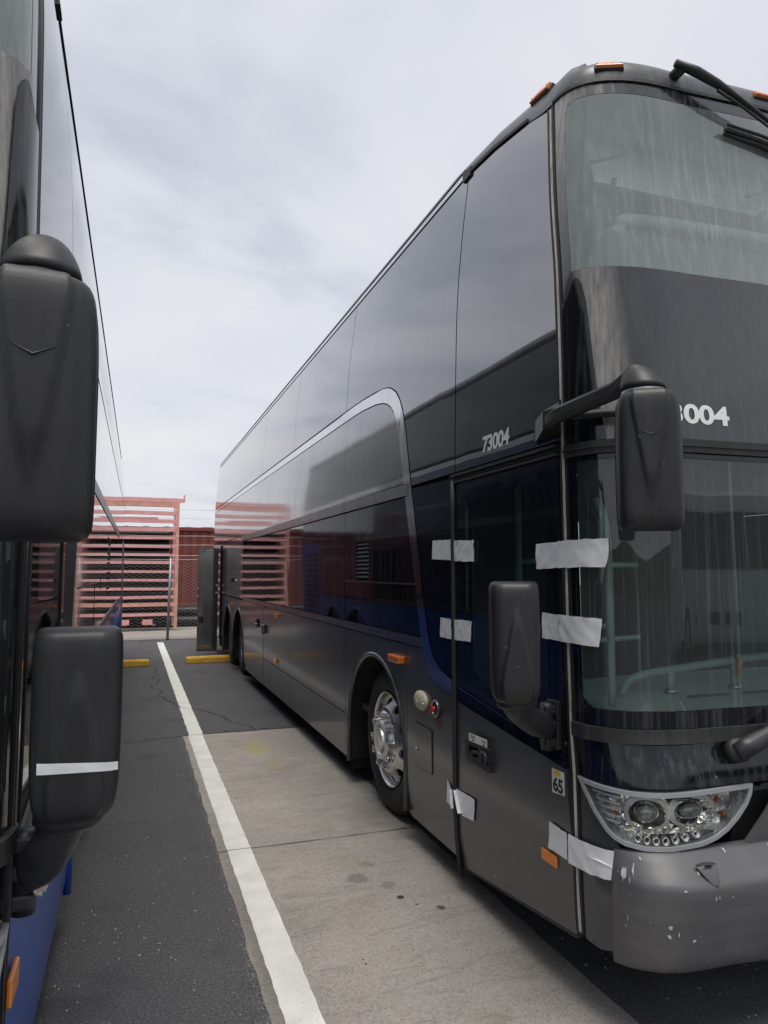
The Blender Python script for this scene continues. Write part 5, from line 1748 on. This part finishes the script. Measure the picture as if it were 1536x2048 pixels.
# curled flaps of the two lower pieces
for ys, zs_ in (((3.44, 3.425), (.515, .425)), ((3.392, 3.345), (.525, .425))):
    v = []
    for i in range(5):
        t = i / 4
        for j in range(4):
            q = j / 3 * 2.4
            y = ys[0] + (ys[1] - ys[0]) * t
            z = zs_[0] + (zs_[1] - zs_[0]) * t
            v.append(S(y - .018 * math.sin(q), z, .010 + .014 * (1 - math.cos(q))))
    f = [(i * 4 + j, i * 4 + j + 1, i * 4 + j + 5, i * 4 + j + 4) for i in range(4) for j in range(3)]
    BR.mesh('tape_curl', v, f, 'white_tape')

# ================================================================== the blue coach
rootL = thing('double_decker_coach', 'blue double-decker coach at the left edge with black mirrors near the camera', 'coach', (-.205 - HW, YC - .53, 0), R(-.345))
BL = Bus(rootL, -1)
cfgL = dict(up='left_glass', mid='blue_gloss', band='blue_dark_gloss', low='blue_paint', zone='rubber', strip='dark_seal', gutter='dark_seal', rail=.005, detail=False, corner='blue_paint', bumper='blue_paint', far_lamp=False,
            mir_up=dict(c=(-.074, 1.90, 1.912), size=(.205, .46, .15), yaw=R(-5)), mir_low=dict(c=(-.135, 2.30, 1.300), size=(.185, .41, .13), yaw=R(-4), hinge=.962, hinge_y=2.375, hinge_x=.012))
partsL = make_coach(BL, cfgL)
# driver's side panel and window in place of a door
BL.patch('driver_panel', [(3.425, .145), (3.425, .985), (2.425, .872), (yfr(.6), .6), (yfr(.3), .275)], S, 'blue_paint', .002, .02, None, .1)
clear = [(3.285, 1.075), (2.515, .970), (2.53, 2.008), (3.272, 2.0)]
dw = BL.patch('driver_window', [(3.425, .992), (3.425, 2.10), (2.432, 2.10), (2.428, .880)], S, 'black_glass', 0.0, .012, None, .1, holes=[clear])
BL.patch('window_pane', inset_poly(clear, .0015), lambda a, b, o_: side_surf(a, b, o_ - .034 * (3.30 - a) / .80), 'left_glass', -.001, .006, dw, .15)
BL.tube('window_frame', [S(y, z, .001) for y, z in ((3.30, 1.06), (2.50, .955), (2.515, 2.02), (3.29, 2.015), (3.30, 1.06))], .004, 'rubber', dw, 8)
BL.box('side_reflector', S(2.30, .70, .0) + Vector((-.012, .12, 0)), (.012, .11, .06), 'bright_amber', None, .004)
BL.box('side_marker', S(4.25, 1.083, .02), (.045, .20, .044), 'amber_lens', None, .006)
for k in range(12):
    z = 1.42 + .045 * k
    BL.patch('side_louvre', [(7.3, z), (8.0, z), (8.0, z + .026), (7.3, z + .026)], S, 'dark_seal', .0006, .0005, None, .4)
for y in (9.6, 10.3, 6.2):
    BL.patch('hatch_lock', arc(y, 1.55, .06, 0, 360, 18)[:-1], S, 'dark_seal', .0006, .0005, None, .2)
# reflective tape on the lower mirror, dried foam in its hinge
hd2, rt = partsL['mirror_low'], partsL['rot']
cl = Vector(cfgL['mir_low']['c']); w_, h_, d_ = cfgL['mir_low']['size']
tp = []
for i in range(12):
    t = i / 11
    x = -.40 * w_ + .86 * w_ * t
    for zz in (-.165 * h_ - .012 * t, -.222 * h_ - .006 * t):
        edge = max(0, abs(x / w_) - .36) * .25
        tp.append(cl + rt @ Vector((-x, -d_ * .62 - .0135 + edge * .30, zz)))
BL.mesh('reflective_tape', tp, [(2 * i, 2 * i + 1, 2 * i + 3, 2 * i + 2) for i in range(11)], 'white_tape', hd2, False)
for zc in (.93, .99):
    bm = bmesh.new()
    bmesh.ops.create_icosphere(bm, subdivisions=3, radius=.013)
    r1 = random.Random(int(zc * 100))
    for vv in bm.verts:
        vv.co *= r1.uniform(.7, 1.35)
        vv.co.z *= 1.2
        vv.co = BL.m(vv.co + Vector((-.068, 2.345, zc)))
    bm_obj('dried_foam', bm, 'dried_foam', partsL['hinge'])

# ================================================================== wheel stops
def wheel_stop(x0, x1, y, label):
    sec = [(-.085, 0), (-.080, .085), (-.068, .118), (.068, .118), (.080, .085), (.085, 0)]
    rings = []
    n = 14
    r1 = random.Random(int(x1 * 10))
    for i in range(n + 1):
        t = i / n
        x = x0 + (x1 - x0) * t
        k = .94 if i in (0, n) else 1
        rings.append([(x - (x0 + x1) / 2, a * k + r1.uniform(-.003, .003), b * k + (r1.uniform(-.003, .003) if b else 0)) for a, b in sec])
    v, f = loft(rings)
    t_ = thing('wheel_stop', label, 'wheel stop', ((x0 + x1) / 2, y, 0), 0, 'yellow wheel stops')
    o = obj('block', v, f, 'stop_yellow', t_)
    md = o.modifiers.new('b', 'BEVEL'); md.width = .012; md.segments = 2; md.limit_method = 'ANGLE'
    for s in (-.7, .7):
        vv, ff = tube_vf([(s, 0, .10), (s, 0, .121)], .016, 10)
        obj('anchor_pin', vv, ff, 'rear_wheel_metal', t_)


wheel_stop(-1.52, .315, 13.12, 'yellow concrete wheel stop left of the white stall line')
wheel_stop(.94, 2.77, 13.26, "yellow concrete wheel stop under the grey coach's rear wheels")

# ================================================================== fence
FY = 17.9
fence = thing('chain_link_fence', 'galvanised chain-link fence with wire strands on top behind the coaches', 'fence', (1, FY, 0))
FX0, FX1 = -7.0, 8.0
for px in (.83, -2.25, 3.9, 7.0, -5.3):
    v, f = tube_vf([(px - 1 + .0, 0, 0), (px - 1 + .035, 0, 1.98)], .032, 10)
    po = obj('post', v, f, 'galvanised', fence, True)
    v, f = tube_vf([(px - 1 + .035, 0, 1.97), (px - 1 + .036, .01, 2.02)], [.040, .028], 10)
    obj('post_cap', v, f, 'galvanised', po, True)
    v, f = tube_vf([(px - 1 + .036, .0, 2.0), (px - 1 + .040, .10, 2.30)], [.014, .010], 6)
    obj('wire_arm', v, f, 'core_black', po)
r1 = random.Random(21)
v, f = [], []
pitch, hz_ = .078, .039
ncol = int((FX1 - FX0) / pitch)
nrow = 50
wr = .0034
for c_ in range(ncol):
    x0 = FX0 + c_ * pitch - 1
    sgn_ = 1
    prev = None
    for k in range(nrow + 1):
        x = x0 + (pitch * .5 if k % 2 else -pitch * .0) + (pitch * .5 * 0)
        x = x0 + (pitch if (k % 2) else 0) * .999
        if c_ % 2:
            x = x0 + (0 if (k % 2) else pitch)
        z = .03 + k * (1.93 / nrow)
        yy = .004 * (1 if k % 2 else -1)
        b = len(v)
        v += [(x - wr, yy - wr, z), (x + wr, yy - wr, z), (x, yy + wr * 1.2, z)]
        if prev is not None:
            for j in range(3):
                f.append((prev + j, prev + (j + 1) % 3, b + (j + 1) % 3, b + j))
        prev = b
mesh_o = obj('wire_mesh', v, f, 'chain_wire', fence)
mesh_o['kind'] = 'stuff'
for z in (1.93, 2.02, 2.28, 2.50, 2.72, 2.93, 3.14):
    pts = []
    n = 40
    for i in range(n + 1):
        x = FX0 + (FX1 - FX0) * i / n
        pts.append((x - 1, .0 if z < 2 else .06, z - .015 * math.sin(i / n * PI * 5) ** 2))
    vv, ff = tube_vf(pts, .0045, 4)
    obj('wire_strand', vv, ff, 'chain_wire', fence)
# yard behind the fence
struct(sheet('yard_ground', -40, 40, 17.98, 60, .010, 'yard_gravel', .02, .5, seed=33))

# ================================================================== pink steel rack
RY = 20.6
rack = thing('steel_rack', 'tall pink steel rack of stacked horizontal beams behind the fence', 'rack', (0.1, RY, .01))
zl = [3.597, 3.467, 3.239, 3.012, 2.776, 2.543, 2.31, 2.082, 1.873, 1.619, 1.385, 1.145, .912, .714, .444]
x0, x1 = -1.12, 1.02
r1 = random.Random(4)
def beam(nm, c, s, mat, rz=0.0):
    # C-section beam: web and two flanges
    L_, D_, H_ = s
    t = .012
    bm = bmesh.new()
    sec = [(-D_ / 2, -H_ / 2), (D_ / 2, -H_ / 2), (D_ / 2, -H_ / 2 + t), (-D_ / 2 + t, -H_ / 2 + t), (-D_ / 2 + t, H_ / 2 - t), (D_ / 2, H_ / 2 - t), (D_ / 2, H_ / 2), (-D_ / 2, H_ / 2)]
    rings = [[(c[0] + x, c[1] + a, c[2] + b + rz * x) for a, b in sec] for x in (-L_ / 2, L_ / 2)]
    vv, ff = loft(rings)
    return obj(nm, vv, ff, mat, rack)


for i, z in enumerate(zl):
    hgt = (.125, .12, .10, .10, .11, .075, .075, .07, .085, .065, .07, .075, .075, .10, .08)[i]
    wd = x1 - x0 + (.10 if i == 0 else 0)
    beam('beam', ((x0 + x1) / 2 + (.05 if i == 0 else 0), 0, z), (wd, .10, hgt), 'pink_worn' if i in (1, 13) else 'pink_steel', r1.uniform(-.010, .010))
    if i in (0, 2, 3):
        beam('beam', ((x0 + x1) / 2, 1.15, z + .06), (wd, .10, .05), 'pink_steel', r1.uniform(-.008, .008))
for i, z in enumerate((3.53, 3.12, 1.42, .98, 2.2)):
    beam('cross_member', (-.2 + .1 * i, .35 + .1 * i, z), (1.3, .08, .06), 'pink_steel', .0)
for px in (x1 + .03, x0 - .03):
    for py in (0.0, 1.15):
        vv, ff = loft([[(px - .045, py - .06, z), (px + .045, py - .06, z), (px + .045, py + .06, z), (px - .045, py + .06, z)] for z in (.05, 3.55)])
        obj('upright', vv, ff, 'pink_worn' if px > 0 and py == 0 else 'pink_steel', rack)
        for k in range(8):
            if py > .5:
                continue
            za, zb_ = .3 + .4 * k, .3 + .4 * k + .35
            vv, ff = tube_vf([(px, .06, za if k % 2 else zb_), (px, 1.09, zb_ if k % 2 else za)], .02, 6)
            obj('side_brace', vv, ff, 'pink_steel', rack)
bmx = box_bm((x1 + .20, 0, 3.66), (.045, .10, .20), .008)
bm_obj('end_plate', bmx, 'pink_steel', rack)
box('end_stub', (x1 + .10, 0, 3.60), (.20, .09, .10), 'pink_steel', rack, .006)
box('foot_block', (-.30, -.02, .24), (.30, .10, .14), 'pink_steel', rack, .006)
box('foot_block', (.32, -.02, .24), (.26, .10, .14), 'pink_steel', rack, .006)

# ================================================================== shipping container
ctn = thing('shipping_container', 'dull red corrugated shipping container behind the pink rack', 'container', (2.0, 23.4, 0))
v, f = [], []
cx0, cx1 = -6.6, 5.6
x = cx0
prof_ = []
while x < cx1:
    for dx_, dy_ in ((0, 0), (.07, 0), (.105, .036), (.175, .036), (.21, 0)):
        prof_.append((x + dx_, dy_))
    x += .28
for x_, y_ in prof_:
    v += [(x_, y_, .62), (x_, y_, 2.92)]
f = [(2 * i, 2 * i + 2, 2 * i + 3, 2 * i + 1) for i in range(len(prof_) - 1)]
obj('corrugated_wall', v, f, 'container_red', ctn)
box('top_rail', (-.5, -.01, 2.97), (12.2, .10, .11), 'container_red', ctn, .01)
box('bottom_rail', (-.5, -.01, .54), (12.2, .12, .16), 'container_red', ctn, .01)
box('corner_post', (5.62, .02, 1.75), (.14, .14, 2.52), 'container_red', ctn, .01)
box('corner_post', (-6.62, .02, 1.75), (.14, .14, 2.52), 'container_red', ctn, .01)
v = []
for i in range(60):
    xx = -6.6 + 12.2 * i / 59
    zz = 3.03 + .025 * (i % 3 == 0)
    v += [(xx, -.02, zz), (xx, 2.42, zz)]
obj('roof', v, [(2 * i, 2 * i + 2, 2 * i + 3, 2 * i + 1) for i in range(59)], 'container_roof', ctn)
box('back_wall', (-.5, 2.4, 1.75), (12.2, .04, 2.5), 'container_red', ctn)
for xs_ in (-6, -2, 2, 5.4):
    box('support_block', (xs_, 1.2, .23), (.3, 2.3, .46), 'container_roof', ctn, .01)

# ================================================================== black drain pipes stacked on the ground
def pipe(x0_, x1_, y, z, r_, label, seed):
    rings = []
    n = int((x1_ - x0_) / .06)
    r2 = random.Random(seed)
    for i in range(n + 1):
        xx = x0_ + (x1_ - x0_) * i / n - (x0_ + x1_) / 2
        rr = r_ * (1.0 if i % 2 else .955)
        rings.append([(xx, rr * math.cos(2 * PI * k / 16), z + rr * math.sin(2 * PI * k / 16)) for k in range(16)])
    rings = [[(p[0], p[1] * .9, z + (p[2] - z) * .9) for p in rings[0]]] + rings
    vv, ff = loft(rings)
    o = obj('drain_pipe', vv, ff, 'pipe_black', None, False, ((x0_ + x1_) / 2, y, 0.01))
    tag(o, label, 'pipe', 'black pipes stacked behind the fence')
    return o


pp = [(-2.2, 3.6, 21.95, .16, .155), (-2.0, 3.4, 22.28, .16, .155), (-2.6, 3.2, 22.61, .16, .155), (-2.1, 3.3, 22.11, .44, .155), (-2.3, 3.5, 22.45, .44, .155),
      ]
for k in range(9):
    pp.append((-.98, .97, 21.05 + .06 * (k % 2), .36 + .285 * k, .15))
for i, (a, b, y, z, r_) in enumerate(pp):
    if i < 5:
        lab = ('front pipe at the bottom of the long black stack beside the pink rack', 'middle pipe at the bottom of the long black pipe stack',
               'rear pipe at the bottom of the long black pipe stack', 'front pipe in the upper row of the long black stack', 'rear pipe in the upper row of the long black stack')[i]
    else:
        lab = ('lowest', 'second lowest', 'third lowest', 'fourth lowest', 'middle', 'fourth highest', 'third highest', 'second highest', 'topmost')[i - 5]
        lab = lab + ' black pipe in the pile inside the pink rack'
    pipe(a, b, y, z, r_, lab, i)
for i, (x_, z_) in enumerate(((.60, .21), (.62, .10), (.30, .16), (2.2, .22))):
    box('paper_tag', (x_ - .1, .92 if x_ < 1 else .93, z_), (.08, .004, .06), 'paper_tag', rack)

# ================================================================== white coach across the lot, seen mirrored in the windscreen
wc = thing('white_coach', "white coach with dark windows parked opposite, mirrored in the grey coach's windscreen", 'coach', (12.5, -9.5, 0), R(8))
sec = [(-1.25, .35), (-1.27, .5), (-1.27, 1.35), (-1.26, 1.8), (-1.18, 3.0), (-1.05, 3.35), (-.7, 3.48), (.7, 3.48), (1.05, 3.35), (1.18, 3.0), (1.26, 1.8), (1.27, 1.35), (1.27, .5), (1.25, .35)]
rings = []
for x_, k, top in ((-6.2, .85, -.6), (-6.0, .95, -.25), (-5.7, 1, 0), (5.6, 1, 0), (5.8, .96, -.1)):
    rings.append([(x_ + (.9 if x_ < -5.65 and b > 1.5 else 0) * (b - 1.5) / 2, a * k, b + (top if b > 2.5 else 0)) for a, b in sec])
vv, ff = loft(rings)
obj('body', vv, ff, 'white_coach_paint', wc, False)
for s_ in (-1, 1):
    for k in range(6):
        xx = -4.6 + 1.72 * k
        q = [(xx, 1.72), (xx + 1.66, 1.72), (xx + 1.66, 2.95), (xx + (.0 if k else .25), 2.95)]
        vv = [(a, s_ * (1.285 - (b - 1.7) * .068), b) for a, b in q] + [(a, s_ * (1.25 - (b - 1.7) * .068), b) for a, b in q]
        obj('window', vv, [(0, 1, 2, 3), (7, 6, 5, 4), (0, 4, 5, 1), (1, 5, 6, 2), (2, 6, 7, 3), (3, 7, 4, 0)], 'black_glass', wc)
    for k in range(5):
        box('luggage_door', (-2.6 + 1.3 * k, s_ * 1.275, .92), (1.26, .02, .72), 'white_coach_paint', wc, .006)
        box('door_vent', (-2.8 + 1.3 * k, s_ * 1.29, .70), (.12, .02, .26), 'dark_seal', wc, .004)
    for xx in (-4.0, 3.2, 4.5):
        vv, ff = tube_vf([(xx, s_ * .95, .48), (xx, s_ * 1.28, .48)], .50, 24)
        w_o = obj('wheel', vv, ff, 'tyre', wc, False)
        vv, ff = tube_vf([(xx, s_ * 1.27, .48), (xx, s_ * 1.295, .48)], .29, 20)
        obj('rim', vv, ff, 'aluminium', w_o, False)
v = [(-6.27, -.95, 1.35), (-6.27, .95, 1.35), (-5.62, .9, 2.7), (-5.62, -.9, 2.7), (-6.2, -.95, 1.35), (-6.2, .95, 1.35), (-5.55, .9, 2.7), (-5.55, -.9, 2.7)]
obj('windscreen', v, [(0, 1, 2, 3), (7, 6, 5, 4), (0, 4, 5, 1), (1, 5, 6, 2), (2, 6, 7, 3), (3, 7, 4, 0)], 'black_glass', wc)

# wooded rise beyond the lot (only its reflection shows)
v, f = [], []
nx, ny = 90, 8
r1 = random.Random(8)
for j in range(ny + 1):
    for i in range(nx + 1):
        x_ = -140 + 280 * i / nx
        y_ = -45 - 60 * j / ny
        h = (6.0 + 1.6 * math.sin(i * .10) + .8 * math.sin(i * .23 + 1)) * math.sin(j / ny * PI / 2) + (r1.uniform(-.15, .15) if j else 0)
        v.append((x_, y_, h if j else -.05))
for j in range(ny):
    for i in range(nx):
        a = j * (nx + 1) + i
        f.append((a, a + nx + 1, a + nx + 2, a + 1))
struct(obj('hill', v, f, 'hill_green'))
